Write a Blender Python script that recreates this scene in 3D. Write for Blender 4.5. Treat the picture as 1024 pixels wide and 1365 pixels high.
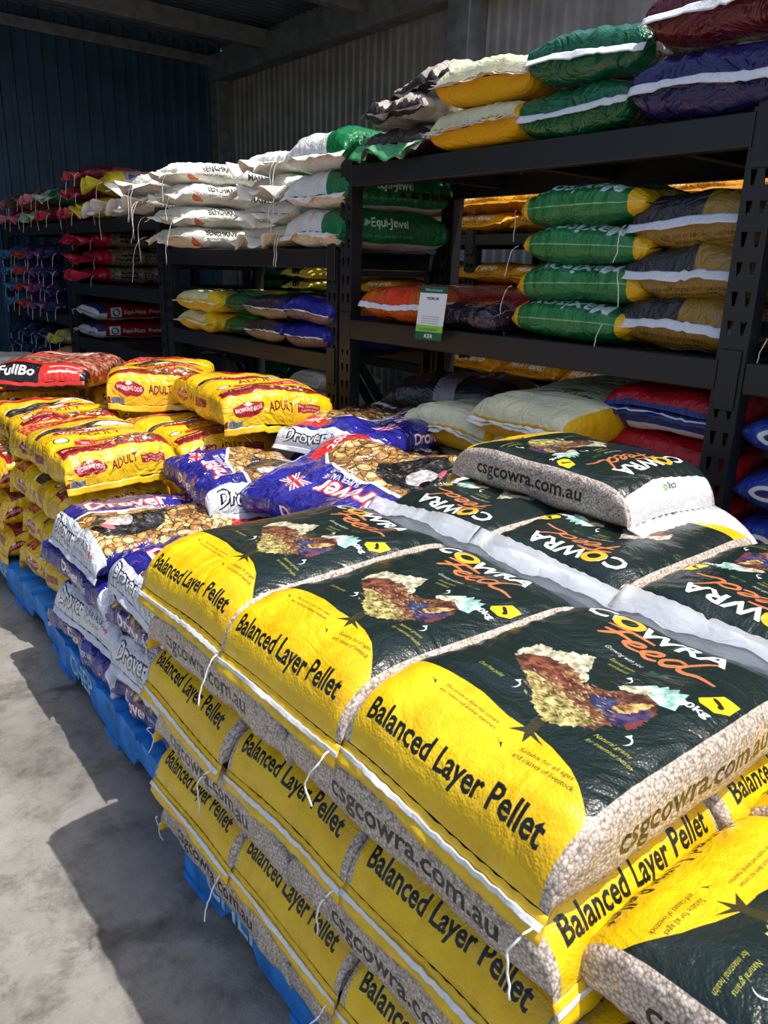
import bpy, math, random
import numpy as np
from mathutils import Vector, Matrix
for o in list(bpy.data.objects): bpy.data.objects.remove(o)
SC = bpy.context.scene
COL = SC.collection
PI = math.pi

# ------------------------------------------------------------------ camera
cam = bpy.data.cameras.new('camera')
cam.sensor_fit = 'HORIZONTAL'; cam.sensor_width = 36.0
cam.lens = 1030.0/1024.0*36.0
cam.clip_start = 0.02; cam.clip_end = 300
camo = bpy.data.objects.new('camera', cam); COL.objects.link(camo)
f = 1030.0
d1 = np.array([-882, -349, f]); d1 = d1/np.linalg.norm(d1)
dn = np.array([-92, 3288, f]); dn = dn/np.linalg.norm(dn)
dn = dn-d1*(d1@dn); dn = dn/np.linalg.norm(dn)
RX, RZ = -d1, -dn
RY = np.cross(RZ, RX)
RM = np.stack([RX, RY, RZ])
m = Matrix.Identity(4)
for i in range(3):
    m[i][0] = RM[i][0]; m[i][1] = -RM[i][1]; m[i][2] = -RM[i][2]
m[2][3] = 1.38
camo.matrix_world = m
SC.camera = camo
# ------------------------------------------------------------------ light
w = bpy.data.worlds.new('sky_world'); SC.world = w; w.use_nodes = True
nt = w.node_tree; nt.nodes.clear()
sky = nt.nodes.new('ShaderNodeTexSky'); sky.sky_type = 'NISHITA'
SUN = Vector((0.36, 0.20, 0.90)).normalized()
sky.sun_disc = False
sky.sun_elevation = math.asin(SUN.z)
sky.sun_rotation = math.atan2(SUN.x, SUN.y)
sky.dust_density = 3.0; sky.ozone_density = 0.6
bg = nt.nodes.new('ShaderNodeBackground'); bg.inputs['Strength'].default_value = 0.17
ow = nt.nodes.new('ShaderNodeOutputWorld')
nt.links.new(sky.outputs[0], bg.inputs[0]); nt.links.new(bg.outputs[0], ow.inputs[0])
sl = bpy.data.lights.new('sun', 'SUN'); sl.energy = 4.4; sl.angle = math.radians(0.6); sl.color = (1, .96, .90)
so = bpy.data.objects.new('sun', sl); COL.objects.link(so)
so.rotation_euler = SUN.to_track_quat('Z', 'Y').to_euler(); so.location = (3, 2, 9)
vs = SC.view_settings
vs.view_transform = 'Standard'; vs.look = 'None'; vs.exposure = 0.30; vs.gamma = 1.0; vs.use_curve_mapping = False

# ------------------------------------------------------------------ helpers: scene graph
def srgb(c):
    return tuple((x/255/12.92 if x/255 <= .04045 else ((x/255+.055)/1.055)**2.4) for x in c[:3])+(1,)
def link(o, parent=None):
    COL.objects.link(o)
    if parent is not None: o.parent = parent
    return o
def tag(o, label=None, cat=None, group=None, kind=None):
    if label: o['label'] = label
    if cat: o['category'] = cat
    if group: o['group'] = group
    if kind: o['kind'] = kind
    return o
def thing(name, label, cat, loc=(0, 0, 0), rot=(0, 0, 0), group=None):
    o = bpy.data.objects.new(name, None); o.empty_display_size = .05
    o.location = loc; o.rotation_euler = rot
    link(o); return tag(o, label, cat, group)
def ob(name, me, parent=None, mat=None):
    o = bpy.data.objects.new(name, me)
    if mat is not None:
        me.materials.clear(); me.materials.append(mat)
    return link(o, parent)
class MB:
    def __init__(s): s.v = []; s.f = []
    def box(s, x0, x1, y0, y1, z0, z1):
        b = len(s.v)
        s.v += [(x0, y0, z0), (x1, y0, z0), (x1, y1, z0), (x0, y1, z0), (x0, y0, z1), (x1, y0, z1), (x1, y1, z1), (x0, y1, z1)]
        s.f += [tuple(b+i for i in q) for q in ((3, 2, 1, 0), (4, 5, 6, 7), (0, 1, 5, 4), (1, 2, 6, 5), (2, 3, 7, 6), (3, 0, 4, 7))]
        return s
    def prism(s, pts, y0, y1):        # polygon in xz extruded along y
        b = len(s.v); n = len(pts)
        s.v += [(p[0], y0, p[1]) for p in pts]+[(p[0], y1, p[1]) for p in pts]
        s.f += [tuple(b+i for i in range(n)), tuple(b+n+i for i in reversed(range(n)))]
        s.f += [(b+i, b+n+i, b+n+(i+1) % n, b+(i+1) % n) for i in range(n)]
        return s
    def mesh(s, name, smooth=False):
        me = bpy.data.meshes.new(name); me.from_pydata(s.v, [], s.f)
        if smooth: me.shade_smooth()
        me.update(); return me
def bev(o, w=.003, seg=2):
    b = o.modifiers.new('bevel', 'BEVEL'); b.width = w; b.segments = seg; b.limit_method = 'ANGLE'; return o
def tube_mesh(name, pts, r=.0016, sides=6):
    P = [Vector(p) for p in pts]; v = []; fc = []
    for i, p in enumerate(P):
        t = (P[min(i+1, len(P)-1)]-P[max(i-1, 0)]).normalized()
        a = t.orthogonal().normalized(); b = t.cross(a)
        for k in range(sides):
            th = 2*PI*k/sides; v.append(p+r*(math.cos(th)*a+math.sin(th)*b))
    for i in range(len(P)-1):
        for k in range(sides):
            fc.append((i*sides+k, i*sides+(k+1) % sides, (i+1)*sides+(k+1) % sides, (i+1)*sides+k))
    fc.append(tuple(reversed(range(sides)))); n = (len(P)-1)*sides
    fc.append(tuple(n+k for k in range(sides)))
    me = bpy.data.meshes.new(name); me.from_pydata([tuple(x) for x in v], [], fc); me.shade_smooth(); return me

# ------------------------------------------------------------------ helpers: materials
class NT:
    def __init__(s, name):
        s.m = bpy.data.materials.new(name); s.m.use_nodes = True; s.t = s.m.node_tree
        s.p = s.t.nodes['Principled BSDF']
    def n(s, typ, **kw):
        x = s.t.nodes.new(typ)
        for k, v in kw.items():
            if k in x.inputs: x.inputs[k].default_value = v
            else: setattr(x, k, v)
        return x
    def l(s, a, b): s.t.links.new(a, b)
    def ramp(s, src, stops):
        r = s.n('ShaderNodeValToRGB'); e = r.color_ramp.elements
        while len(e) < len(stops): e.new(.5)
        for q, (p, c) in zip(e, stops): q.position = p; q.color = c if len(c) == 4 else srgb(c)
        s.l(src, r.inputs[0]); return r
    def obj(s): return s.n('ShaderNodeTexCoord').outputs['Object']
def plain(name, c, rough=.5, metal=0., var=.12, scale=25., bump=.0, coat=0.):
    t = NT(name); nz = t.n('ShaderNodeTexNoise', Scale=scale, Detail=5.0); t.l(t.obj(), nz.inputs['Vector'])
    lo = tuple(x*(1-var) for x in c); hi = tuple(min(255, x*(1+var)) for x in c)
    r = t.ramp(nz.outputs[0], [(.3, lo), (.7, hi)]); t.l(r.outputs[0], t.p.inputs['Base Color'])
    t.p.inputs['Roughness'].default_value = rough; t.p.inputs['Metallic'].default_value = metal
    t.p.inputs['Coat Weight'].default_value = coat; t.p.inputs['Coat Roughness'].default_value = .15
    if bump:
        b = t.n('ShaderNodeBump', Strength=bump, Distance=.01); t.l(nz.outputs[0], b.inputs['Height']); t.l(b.outputs[0], t.p.inputs['Normal'])
    return t.m

# ------------------------------------------------------------------ helpers: printed artwork, drawn here pixel by pixel
_gl = {}
def glyphs(s, bold):
    k = (s, bold)
    if k not in _gl:
        cu = bpy.data.curves.new('t', 'FONT'); cu.body = s; cu.resolution_u = 2; cu.fill_mode = 'FRONT'; cu.offset = bold
        o = bpy.data.objects.new('t', cu); me = o.to_mesh()
        v = np.array([x.co[:2] for x in me.vertices]); me.calc_loop_triangles()
        tr = np.array([t.vertices[:] for t in me.loop_triangles])
        o.to_mesh_clear(); bpy.data.objects.remove(o); bpy.data.curves.remove(cu)
        v[:, 0] -= v[:, 0].min(); _gl[k] = (v, tr)
    return _gl[k]
class Art:
    """a canvas in metres: a runs across the bag (0 = middle of its face), b along it"""
    def __init__(s, P, Lb, res, base):
        s.P, s.L, s.res = P, Lb, res
        s.w, s.h = int(P*res), int(Lb*res)
        s.px = np.ones((s.h, s.w, 4), np.float32); s.px[:, :, :3] = np.array(base)/255
        s.rng = np.random.RandomState(7)
    def _mask(s, pts, tri=None):
        p = np.array(pts, float); q = np.stack([(p[:, 0]+s.P/2)*s.res, p[:, 1]*s.res], 1)
        x0, y0 = np.maximum(np.floor(q.min(0)).astype(int)-1, 0); x1, y1 = np.ceil(q.max(0)).astype(int)+1
        x1, y1 = min(x1, s.w), min(y1, s.h)
        if x1 <= x0 or y1 <= y0: return None
        M = np.zeros((y1-y0, x1-x0), np.float32)
        for ox in (.25, .75):
            for oy in (.25, .75):
                if tri is None:
                    X, Y = np.meshgrid(np.arange(x0, x1)+ox, np.arange(y0, y1)+oy)
                    ins = np.zeros(X.shape, bool); n = len(q)
                    for i in range(n):
                        (ax, ay), (bx, by) = q[i], q[(i+1) % n]
                        if ay == by: continue
                        c = ((ay > Y) != (by > Y)) & (X < (bx-ax)*(Y-ay)/(by-ay)+ax); ins ^= c
                    M += ins*.25
                else:
                    ins = np.zeros(M.shape, bool)
                    for t in tri:
                        a, b, c = q[t[0]], q[t[1]], q[t[2]]
                        u0 = max(int(min(a[0], b[0], c[0]))-x0, 0); u1 = min(int(max(a[0], b[0], c[0]))+1-x0, M.shape[1])
                        v0 = max(int(min(a[1], b[1], c[1]))-y0, 0); v1 = min(int(max(a[1], b[1], c[1]))+1-y0, M.shape[0])
                        if u1 <= u0 or v1 <= v0: continue
                        X = np.arange(u0, u1)[None]+x0+ox; Y = np.arange(v0, v1)[:, None]+y0+oy
                        e1 = (b[0]-a[0])*(Y-a[1])-(b[1]-a[1])*(X-a[0]); e2 = (c[0]-b[0])*(Y-b[1])-(c[1]-b[1])*(X-b[0]); e3 = (a[0]-c[0])*(Y-c[1])-(a[1]-c[1])*(X-c[0])
                        ins[v0:v1, u0:u1] |= ((e1 >= 0) & (e2 >= 0) & (e3 >= 0)) | ((e1 <= 0) & (e2 <= 0) & (e3 <= 0))
                    M += ins*.25
        return x0, x1, y0, y1, M
    def put(s, mk, col, alpha=1., op=1.):
        if mk is None: return
        x0, x1, y0, y1, M = mk; M = (M*op)[:, :, None]
        c = np.array(list(col)[:3])/255 if np.ndim(col) == 1 else col[y0:y1, x0:x1]
        t = s.px[y0:y1, x0:x1]; t[:, :, :3] = t[:, :, :3]*(1-M)+c*M; t[:, :, 3:] = t[:, :, 3:]*(1-M)+alpha*M
    def poly(s, pts, col, alpha=1., op=1.): s.put(s._mask(pts), col, alpha, op)
    def rect(s, a0, a1, b0, b1, col, alpha=1., op=1.): s.poly([(a0, b0), (a1, b0), (a1, b1), (a0, b1)], col, alpha, op)
    def ell(s, a, b, ra, rb, col, rot=0., op=1., n=28):
        c, d = math.cos(rot), math.sin(rot)
        s.poly([(a+c*ra*math.cos(t)-d*rb*math.sin(t), b+d*ra*math.cos(t)+c*rb*math.sin(t)) for t in np.linspace(0, 2*PI, n, endpoint=False)], col, 1., op)
    def text(s, st, a, b, h, col, w=None, rot=0., bold=0., italic=0., edge=None):
        """cap height h, optional fitted width w, baseline start at (a,b)"""
        def lay(bd):
            v, t = glyphs(st, bd); v = v.copy(); k = h/.69
            kx = k if w is None else w/max(v[:, 0].max(), .01)
            x = v[:, 0]*kx+italic*v[:, 1]*k; y = v[:, 1]*k; c, d = math.cos(rot), math.sin(rot)
            return np.stack([a+c*x-d*y, b+d*x+c*y], 1), t
        if edge: s.put(s._mask(*lay(edge[1])), edge[0])
        s.put(s._mask(*lay(bold)), col)
    def under(s, st, x, b, h, col, w=None, **k):
        """lettering below the end seam, upright as seen from the bag's front"""
        for e in (1, -1): s.text(st, e*s.P/2-x, b, h, col, w, rot=PI, **k)
    def urect(s, x0, x1, b0, b1, col):
        for e in (1, -1): s.rect(e*s.P/2-x1, e*s.P/2-x0, b0, b1, col)
    def blob(s, pts, col, jag=.002, op=1.):
        """smooth closed outline with feathery edge"""
        P = np.array(pts); n = len(P); out = []
        for i in range(n):
            p0, p1, p2, p3 = P[i-1], P[i], P[(i+1) % n], P[(i+2) % n]
            for t in np.linspace(0, 1, 9)[:-1]:
                q = .5*(2*p1+(p2-p0)*t+(2*p0-5*p1+4*p2-p3)*t*t+(3*p1-p0-3*p2+p3)*t**3)
                out.append(q+s.rng.normal(size=2)*jag)
        s.poly(out, col, 1., op)
    def noise(s, cell, oct=3):
        out = np.zeros((s.h, s.w), np.float32); amp = 1.; tot = 0
        for o in range(oct):
            n = max(2, int(s.h/(cell*s.res))+2); mm = max(2, int(s.w/(cell*s.res))+2)
            g = s.rng.rand(n, mm).astype(np.float32)
            yy = np.linspace(0, n-1.001, s.h); xx = np.linspace(0, mm-1.001, s.w)
            yi = yy.astype(int); xi = xx.astype(int); fy = (yy-yi)[:, None]; fx = (xx-xi)[None]
            fy = fy*fy*(3-2*fy); fx = fx*fx*(3-2*fx)
            out += amp*((g[yi][:, xi]*(1-fx)+g[yi][:, xi+1]*fx)*(1-fy)+(g[yi+1][:, xi]*(1-fx)+g[yi+1][:, xi+1]*fx)*fy)
            tot += amp; amp *= .55; cell /= 2.2
        return out/tot
    def grad(s, n, stops):
        """colour field from a noise field and (position, rgb) stops"""
        p = [q[0] for q in stops]
        return np.stack([np.interp(n, p, [q[1][i]/255 for q in stops]) for i in range(3)], 2).astype(np.float32)
    def kibble(s, a0, a1, b0, b1, n, size, cols, inside=None):
        for i in range(n):
            a, b = s.rng.uniform(a0, a1), s.rng.uniform(b0, b1)
            if inside and not inside(a, b): continue
            c = np.array(cols[s.rng.randint(len(cols))])*s.rng.uniform(.8, 1.1); r = s.rng.uniform(0, PI)
            sz = size*s.rng.uniform(.7, 1.2)
            s.ell(a, b, sz*1.12, sz*.8, c*.35, r, n=10); s.ell(a+sz*.06, b+sz*.06, sz, sz*.66, np.minimum(c, 255).tolist(), r, n=10)
            s.ell(a+sz*.15, b+sz*.2, sz*.5, sz*.25, np.minimum(c*1.25, 255).tolist(), r, n=8)
    def flag(s, a, b, sz, rot):
        """the small red, white and blue cross flag printed on the blue bags"""
        c, d = math.cos(rot), math.sin(rot)
        P = lambda L: [(a+c*x*sz-d*y*sz, b+d*x*sz+c*y*sz) for x, y in L]
        for wd, col in ((.17, (235, 235, 240)), (.07, (190, 40, 50))):
            for sg in (1, -1):
                s.poly(P([(-1, -.6*sg-wd), (-1, -.6*sg+wd), (1, .6*sg+wd), (1, .6*sg-wd)]), col)
        for wd, col in ((.24, (235, 235, 240)), (.14, (190, 40, 50))):
            s.poly(P([(-1, -wd), (1, -wd), (1, wd), (-1, wd)]), col); s.poly(P([(-wd, -.7), (wd, -.7), (wd, .7), (-wd, .7)]), col)
    def image(s, name):
        im = bpy.data.images.new(name, s.w, s.h, alpha=True)
        im.alpha_mode = 'CHANNEL_PACKED'
        im.pixels.foreach_set(np.clip(s.px, 0, 1).astype(np.float32).ravel()); im.update(); im.pack()
        return im
def bag_mat(name, art, rough=.3, crumple=.35, fine=.1, coat=.6, film=None, cs=11.):
    """print on plastic or paper; where the artwork's alpha is 0 the bag is clear film over its contents"""
    t = NT(name); im = t.n('ShaderNodeTexImage'); im.image = art.image(name+'_art'); im.interpolation = 'Cubic'
    co = t.n('ShaderNodeTexCoord'); inf = t.n('ShaderNodeObjectInfo')
    ad = t.n('ShaderNodeVectorMath', operation='MULTIPLY_ADD')
    t.l(inf.outputs['Random'], ad.inputs[0]); ad.inputs[1].default_value = (7.3, 3.1, 5.7); t.l(co.outputs['Object'], ad.inputs[2])
    n1 = t.n('ShaderNodeTexNoise', Scale=cs, Detail=4.0, Distortion=1.6); t.l(ad.outputs[0], n1.inputs['Vector'])
    n2 = t.n('ShaderNodeTexNoise', Scale=110.0, Detail=3.0, Distortion=.6); t.l(ad.outputs[0], n2.inputs['Vector'])
    ab = t.n('ShaderNodeMath', operation='SUBTRACT'); t.l(n1.outputs[0], ab.inputs[0]); ab.inputs[1].default_value = .5
    a2 = t.n('ShaderNodeMath', operation='ABSOLUTE'); t.l(ab.outputs[0], a2.inputs[0])
    b1 = t.n('ShaderNodeBump', Strength=crumple, Distance=.05); t.l(a2.outputs[0], b1.inputs['Height'])
    b2 = t.n('ShaderNodeBump', Strength=fine, Distance=.004); t.l(n2.outputs[0], b2.inputs['Height']); t.l(b1.outputs[0], b2.inputs['Normal'])
    t.l(b2.outputs[0], t.p.inputs['Normal'])
    if film:
        vo = t.n('ShaderNodeTexVoronoi', Scale=film[2]); t.l(ad.outputs[0], vo.inputs['Vector'])
        bw = t.n('ShaderNodeSeparateColor'); t.l(vo.outputs['Color'], bw.inputs[0])
        rp = t.ramp(bw.outputs[0], [(.0, film[0]), (1., film[1])])
        dk = t.ramp(vo.outputs['Distance'], [(.3, (255, 255, 255)), (.85, (120, 108, 100))])
        mu = t.n('ShaderNodeMix', data_type='RGBA', blend_type='MULTIPLY'); mu.inputs[0].default_value = .75
        t.l(rp.outputs[0], mu.inputs[6]); t.l(dk.outputs[0], mu.inputs[7])
        mx = t.n('ShaderNodeMix', data_type='RGBA'); t.l(im.outputs['Alpha'], mx.inputs[0]); t.l(mu.outputs[2], mx.inputs[6]); t.l(im.outputs['Color'], mx.inputs[7])
        t.l(mx.outputs[2], t.p.inputs['Base Color'])
        b3 = t.n('ShaderNodeBump', Strength=.35, Distance=.002); b3.invert = True
        t.l(vo.outputs['Distance'], b3.inputs['Height']); t.l(b2.outputs[0], b3.inputs['Normal']); t.l(b3.outputs[0], t.p.inputs['Normal'])
        t.l(b1.outputs[0], t.p.inputs['Coat Normal'])
    else:
        t.l(im.outputs['Color'], t.p.inputs['Base Color'])
        t.l(b1.outputs[0], t.p.inputs['Coat Normal'])
    t.p.inputs['Roughness'].default_value = rough; t.p.inputs['Specular IOR Level'].default_value = .25
    t.p.inputs['Coat Weight'].default_value = coat; t.p.inputs['Coat Roughness'].default_value = .12
    return t.m

# ------------------------------------------------------------------ helpers: bag shapes
def cross(W, H, n, k):
    th = np.linspace(-PI/2, -PI/2-2*PI, 4001)
    x = W/2*np.sign(np.cos(th))*np.abs(np.cos(th))**(2/n); z = H/2*np.sign(np.sin(th))*np.abs(np.sin(th))**(2/n)
    s = np.concatenate([[0], np.cumsum(np.hypot(np.diff(x), np.diff(z)))])
    q = np.linspace(0, s[-1], k+1)
    return np.interp(q, s, x)/(W/2), np.interp(q, s, z)/(H/2), s[-1]
def perim(W, H, n): return cross(W, H, n, 8)[2]
def arclen(L, H, p, hq, sz):
    s = np.linspace(-1, 1, 400); h = np.maximum(1-np.abs(s)**p, 0)**(1/hq)
    return np.hypot(np.diff(L/2*s), np.diff(H*(h+sz*(1-h)))).sum()
class Shape:
    """proportions of one kind of bag; its flattened size gives the artwork's canvas"""
    def __init__(s, W, L, H, n=3.2, p=5., hq=2.2, ew=1.0, sz=.42, lump=.006, wr=.006, nu=52, nv=64):
        s.__dict__.update(locals()); s.P = perim(W, H, n); s.Lb = arclen(L, H, p, hq, sz)
def bag_body(S, seed, sag=0., twist=0.):
    r = np.random.RandomState(seed); nu, nv = S.nu, S.nv
    l = np.linspace(-1, 1, nu); s = np.sign(l)*(1-(1-np.abs(l))**1.7)
    cx, cz, P = cross(S.W, S.H, S.n, nv)
    q = np.abs(s); h = np.maximum(1-q**S.p, 0)**(1/S.hq); h = np.maximum(h, .03)
    ws = 1+(S.ew-1)*q**5
    X = S.W/2*cx[None]*ws[:, None]; Zc = S.H*(.5*h+S.sz*(1-h)); Z = Zc[:, None]+S.H/2*h[:, None]*cz[None]
    Y = np.repeat((S.L/2*s)[:, None], nv+1, 1)
    b = np.concatenate([[0], np.cumsum(np.hypot(np.diff(S.L/2*s), np.diff(S.H*(h+S.sz*(1-h)))))])
    D = np.zeros_like(X)
    for i in range(14):
        kk = r.normal(size=3); kk = kk/np.linalg.norm(kk)*2*PI/r.uniform(.10, .34)
        D += r.uniform(.3, 1)*np.sin(kk[0]*X+kk[1]*Y+kk[2]*Z*.6+r.uniform(0, 6.28))
    D *= S.lump/2.2
    hh = np.sqrt(h)[:, None]
    nl = np.hypot(cx, cz)+1e-6
    X = X+D*(cx/nl)[None]*hh*.7; Z = Z+D*(cz/nl)[None]*hh
    wv = np.zeros_like(X)
    for i in range(6):
        wv += np.sin(X/S.W*2*PI*r.uniform(2., 8.)+r.uniform(0, 6.28)+Y*r.uniform(-8, 8))
    wv = 1-2*np.abs(np.tanh(wv*.6))
    Z = Z+S.wr*np.exp(-((1-q)/.16))[:, None]*wv*np.where(cz > 0, 1., .3)[None]*np.minimum(h*3, 1)[:, None]
    ph = r.uniform(0, 6.28, 4)
    cr = sum(np.sin(Y*2*PI/r.uniform(.05, .16)+ph[k]+X*r.uniform(-14, 14)) for k in range(4))
    cr = 1-2*np.abs(np.tanh(cr*.55))
    side = (np.abs(cx)**3)[None]
    X = X+np.sign(cx)[None]*S.wr*.6*cr*side*hh; Z = Z+S.wr*.35*cr*hh*(cz > .2)[None]
    ew = S.H*.045*np.sin(np.linspace(-1, 1, nv+1)[None]*0+X/S.W*2*PI*r.uniform(.5, 1.1)+r.uniform(0, 6))*(q**8)[:, None]
    Z = Z+ew
    Z = np.maximum(Z, .002*(1-h[:, None]))
    if sag: Z = Z-sag*(np.maximum(0, -s)**2)[:, None]
    if twist: Z = Z+twist*(X/S.W)*s[:, None]
    V = np.stack([X, Y, Z], 2).reshape(-1, 3)
    i = np.arange(nu-1)[:, None]*(nv+1)+np.arange(nv)[None]
    F = np.stack([i, i+1, i+nv+2, i+nv+1], 2).reshape(-1, 4)
    me = bpy.data.meshes.new('bag_body')
    me.vertices.add(len(V)); me.vertices.foreach_set('co', V.astype(np.float32).ravel())
    me.loops.add(F.size); me.loops.foreach_set('vertex_index', F.ravel().astype(np.int32))
    me.polygons.add(len(F)); me.polygons.foreach_set('loop_start', np.arange(0, F.size, 4, dtype=np.int32))
    uv = me.uv_layers.new(name='UVMap')
    U = np.repeat((np.arange(nv+1)/nv)[None], nu, 0); Vv = np.repeat((b/b[-1])[:, None], nv+1, 1)
    UV = np.stack([U, Vv], 2).reshape(-1, 2)[F.ravel()]
    uv.data.foreach_set('uv', UV.astype(np.float32).ravel())
    me.update(calc_edges=True); me.validate(); me.shade_smooth()
    ends = []
    for row in (0, nu-1):
        x = X[row]; z = Z[row]; o = np.argsort(x); ends.append((x[o], z[o], Y[row, 0]))
    return me, ends
def strip(name, end, sgn, length, droop, amp=.004, freq=5., seed=0, x0=-1., x1=1., off=0., thick=.0024, lift=0., n=30, m=6, curl=0., flare=0., rag=0.):
    """a strip of bag material leaving the sewn end line; droop in radians below (+) or above (-) the level"""
    r = np.random.RandomState(seed); xs, zs, ye = end; W = xs.max()
    X = np.linspace(xs.min()*abs(x0) if x0 < 0 else xs.max()*x0, W*x1, n); Z0 = np.interp(X, xs, zs)
    ph = r.uniform(0, 6.28, 3); fq = r.uniform(.7, 1.3, 3)*freq
    top = []; bot = []
    for k in range(m):
        t = k/(m-1); wav = amp*t*(np.sin(X/W*fq[0]+ph[0])+.6*np.sin(X/W*fq[1]*1.9+ph[1])+.35*np.sin(X/W*fq[2]*3.3+ph[2]))
        a = droop+curl*t; ln = length*t*(1+rag*np.sin(X/W*fq[2]*2+ph[2])*t)
        dy, dz = math.cos(a), -math.sin(a)
        Yk = ye+sgn*(off*dy+ln*dy+(-dz)*0)+sgn*(-math.sin(-a))*(wav+lift); Zk = Z0+off*dz+ln*dz+math.cos(a)*(wav+lift)
        Xk = X*(1+flare*t)
        top.append(np.stack([Xk, Yk+sgn*math.sin(a)*thick/2, Zk+math.cos(a)*thick/2], 1)); bot.append(np.stack([Xk, Yk-sgn*math.sin(a)*thick/2, Zk-math.cos(a)*thick/2], 1))
    V = np.concatenate(top+bot); N = m*n; F = []
    for k in range(m-1):
        for j in range(n-1):
            a = k*n+j; F.append((a, a+1, a+n+1, a+n)); F.append((N+a+n, N+a+n+1, N+a+1, N+a))
    for j in range(n-1):
        F.append((j+1, j, N+j, N+j+1)); a = (m-1)*n+j; F.append((a, a+1, N+a+1, N+a))
    for k in range(m-1):
        a = k*n; F.append((a, a+n, N+a+n, N+a)); a = k*n+n-1; F.append((a+n, a, N+a, N+a+n))
    me = bpy.data.meshes.new(name); me.from_pydata(V.tolist(), [], F); me.shade_smooth(); return me
def thread_mesh(p0, seed, length=.12, out=(0, -1), r=.0016, curly=.4):
    rr = random.Random(seed); p = Vector(p0); pts = [p.copy()]; n = 14
    v = Vector((rr.uniform(-.4, .4), out[1]*.7, .15)).normalized()
    for i in range(n):
        v = (v+Vector((rr.uniform(-curly, curly), rr.uniform(-curly, curly)*.4, -.42))).normalized()
        p = p+v*length/n; pts.append(p.copy())
    return tube_mesh('thread', pts, r, 5)
_cache = {}
class Style:
    def __init__(s, name, shape, mat, fin=None, nvar=3, noun='feed bag', oname='feed_bag'):
        s.name, s.S, s.mat, s.fin, s.nvar, s.noun, s.oname = name, shape, mat, fin or [], nvar, noun, oname
    def parts(s, var):
        k = (s.name, var)
        if k not in _cache:
            me, ends = bag_body(s.S, 100+31*var+sum(map(ord, s.name)), twist=(0, .012, -.012, .006)[var % 4])
            me.materials.append(s.mat); L = [('bag_body', me, None)]
            for fd in s.fin:
                fd = dict(fd); nm = fd.pop('name'); mt = fd.pop('mat'); e = fd.pop('end', 0); lab = fd.pop('label', None)
                if nm == 'thread':
                    x, z, y = ends[e]; j = -1 if fd.get('x', 1) > 0 else 0
                    mm = thread_mesh((x[j]*abs(fd.get('x', 1)), y+(.02 if e else -.02)*fd.get('o', 1), z[j]), 5*var+fd.get('seed', 0), fd.get('length', .12), (0, 1 if e else -1), fd.get('r', .0016), fd.get('curly', .4))
                else:
                    mm = strip(nm, ends[e], (1 if e else -1), seed=var*7+len(L), **fd)
                mm.materials.append(mt); L.append((nm, mm, lab))
            _cache[k] = L
        return _cache[k]
_cnt = [0]
def bag(st, x, y, z, rz, label, group=None, var=None, rx=0., ry=0., sc=None):
    """one bag: an empty at its base with its body, seams and threads as children"""
    _cnt[0] += 1
    if var is None: var = _cnt[0] % st.nvar
    t = thing(st.oname, label, 'bag', (x, y, z), (rx, ry, math.radians(rz)), group)
    if sc: t.scale = sc
    for nm, me, lab in st.parts(var):
        o = ob(nm, me, t)
        if lab: o['label'] = lab
    return t
ORD = ['first', 'second', 'third', 'fourth', 'fifth', 'sixth', 'seventh', 'eighth']
def pos_word(i, n):
    """bottom-based index -> words"""
    if i == n-1: return 'top'
    if i == 0: return 'bottom'
    return ORD[n-1-i]+' from top'

# ------------------------------------------------------------------ materials of the setting
def corrug_mat(name, c):
    t = NT(name); nz = t.n('ShaderNodeTexNoise', Scale=3.0, Detail=7.0); t.l(t.obj(), nz.inputs['Vector'])
    r = t.ramp(nz.outputs[0], [(.25, tuple(x*.8 for x in c)), (.75, tuple(x*1.12 for x in c))]); t.l(r.outputs[0], t.p.inputs['Base Color'])
    t.p.inputs['Roughness'].default_value = .45; return t.m
M_WALL_L = corrug_mat('dark_blue_sheet', (50, 80, 106)); M_WALL_B = corrug_mat('grey_sheet', (140, 142, 142))
M_ROOF = corrug_mat('roof_sheet', (84, 94, 104)); M_STEEL = plain('galvanised_steel', (124, 130, 134), .5, .3, .15, 9., .1)
M_RACK = plain('black_powder_coat', (27, 28, 31), .38, 0., .2, 300., .12); M_DECK = plain('dark_deck', (26, 27, 29), .5, 0., .2, 60.)
M_WHITE = plain('white_tape', (222, 222, 226), .6, 0., .05, 120., .2); M_THREAD = plain('white_thread', (225, 222, 214), .8)
M_BLUE = plain('blue_pallet_paint', (34, 118, 192), .55, 0., .22, 14., .35); M_BLUEW = plain('white_stencil', (150, 190, 220), .6, 0., .25, 40.)
def film_mat(name, c, tr=.35):
    t = NT(name); t.p.inputs['Base Color'].default_value = srgb(c); t.p.inputs['Roughness'].default_value = .22
    t.p.inputs['Transmission Weight'].default_value = tr; t.p.inputs['IOR'].default_value = 1.1
    t.p.inputs['Coat Weight'].default_value = .8; t.p.inputs['Coat Roughness'].default_value = .1
    nz = t.n('ShaderNodeTexNoise', Scale=30.0, Detail=3.0, Distortion=1.0); t.l(t.obj(), nz.inputs['Vector'])
    b = t.n('ShaderNodeBump', Strength=.5, Distance=.008); t.l(nz.outputs[0], b.inputs['Height']); t.l(b.outputs[0], t.p.inputs['Normal']); return t.m
M_FILM = film_mat('clear_film', (236, 240, 244), .62)
_flat = {}
def flat(c, rough=.35, coat=.4):
    k = (c, rough)
    if k not in _flat: _flat[k] = plain('bag_plastic_%d_%d_%d' % c, c, rough, 0., .06, 30., .25, coat)
    return _flat[k]
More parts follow.
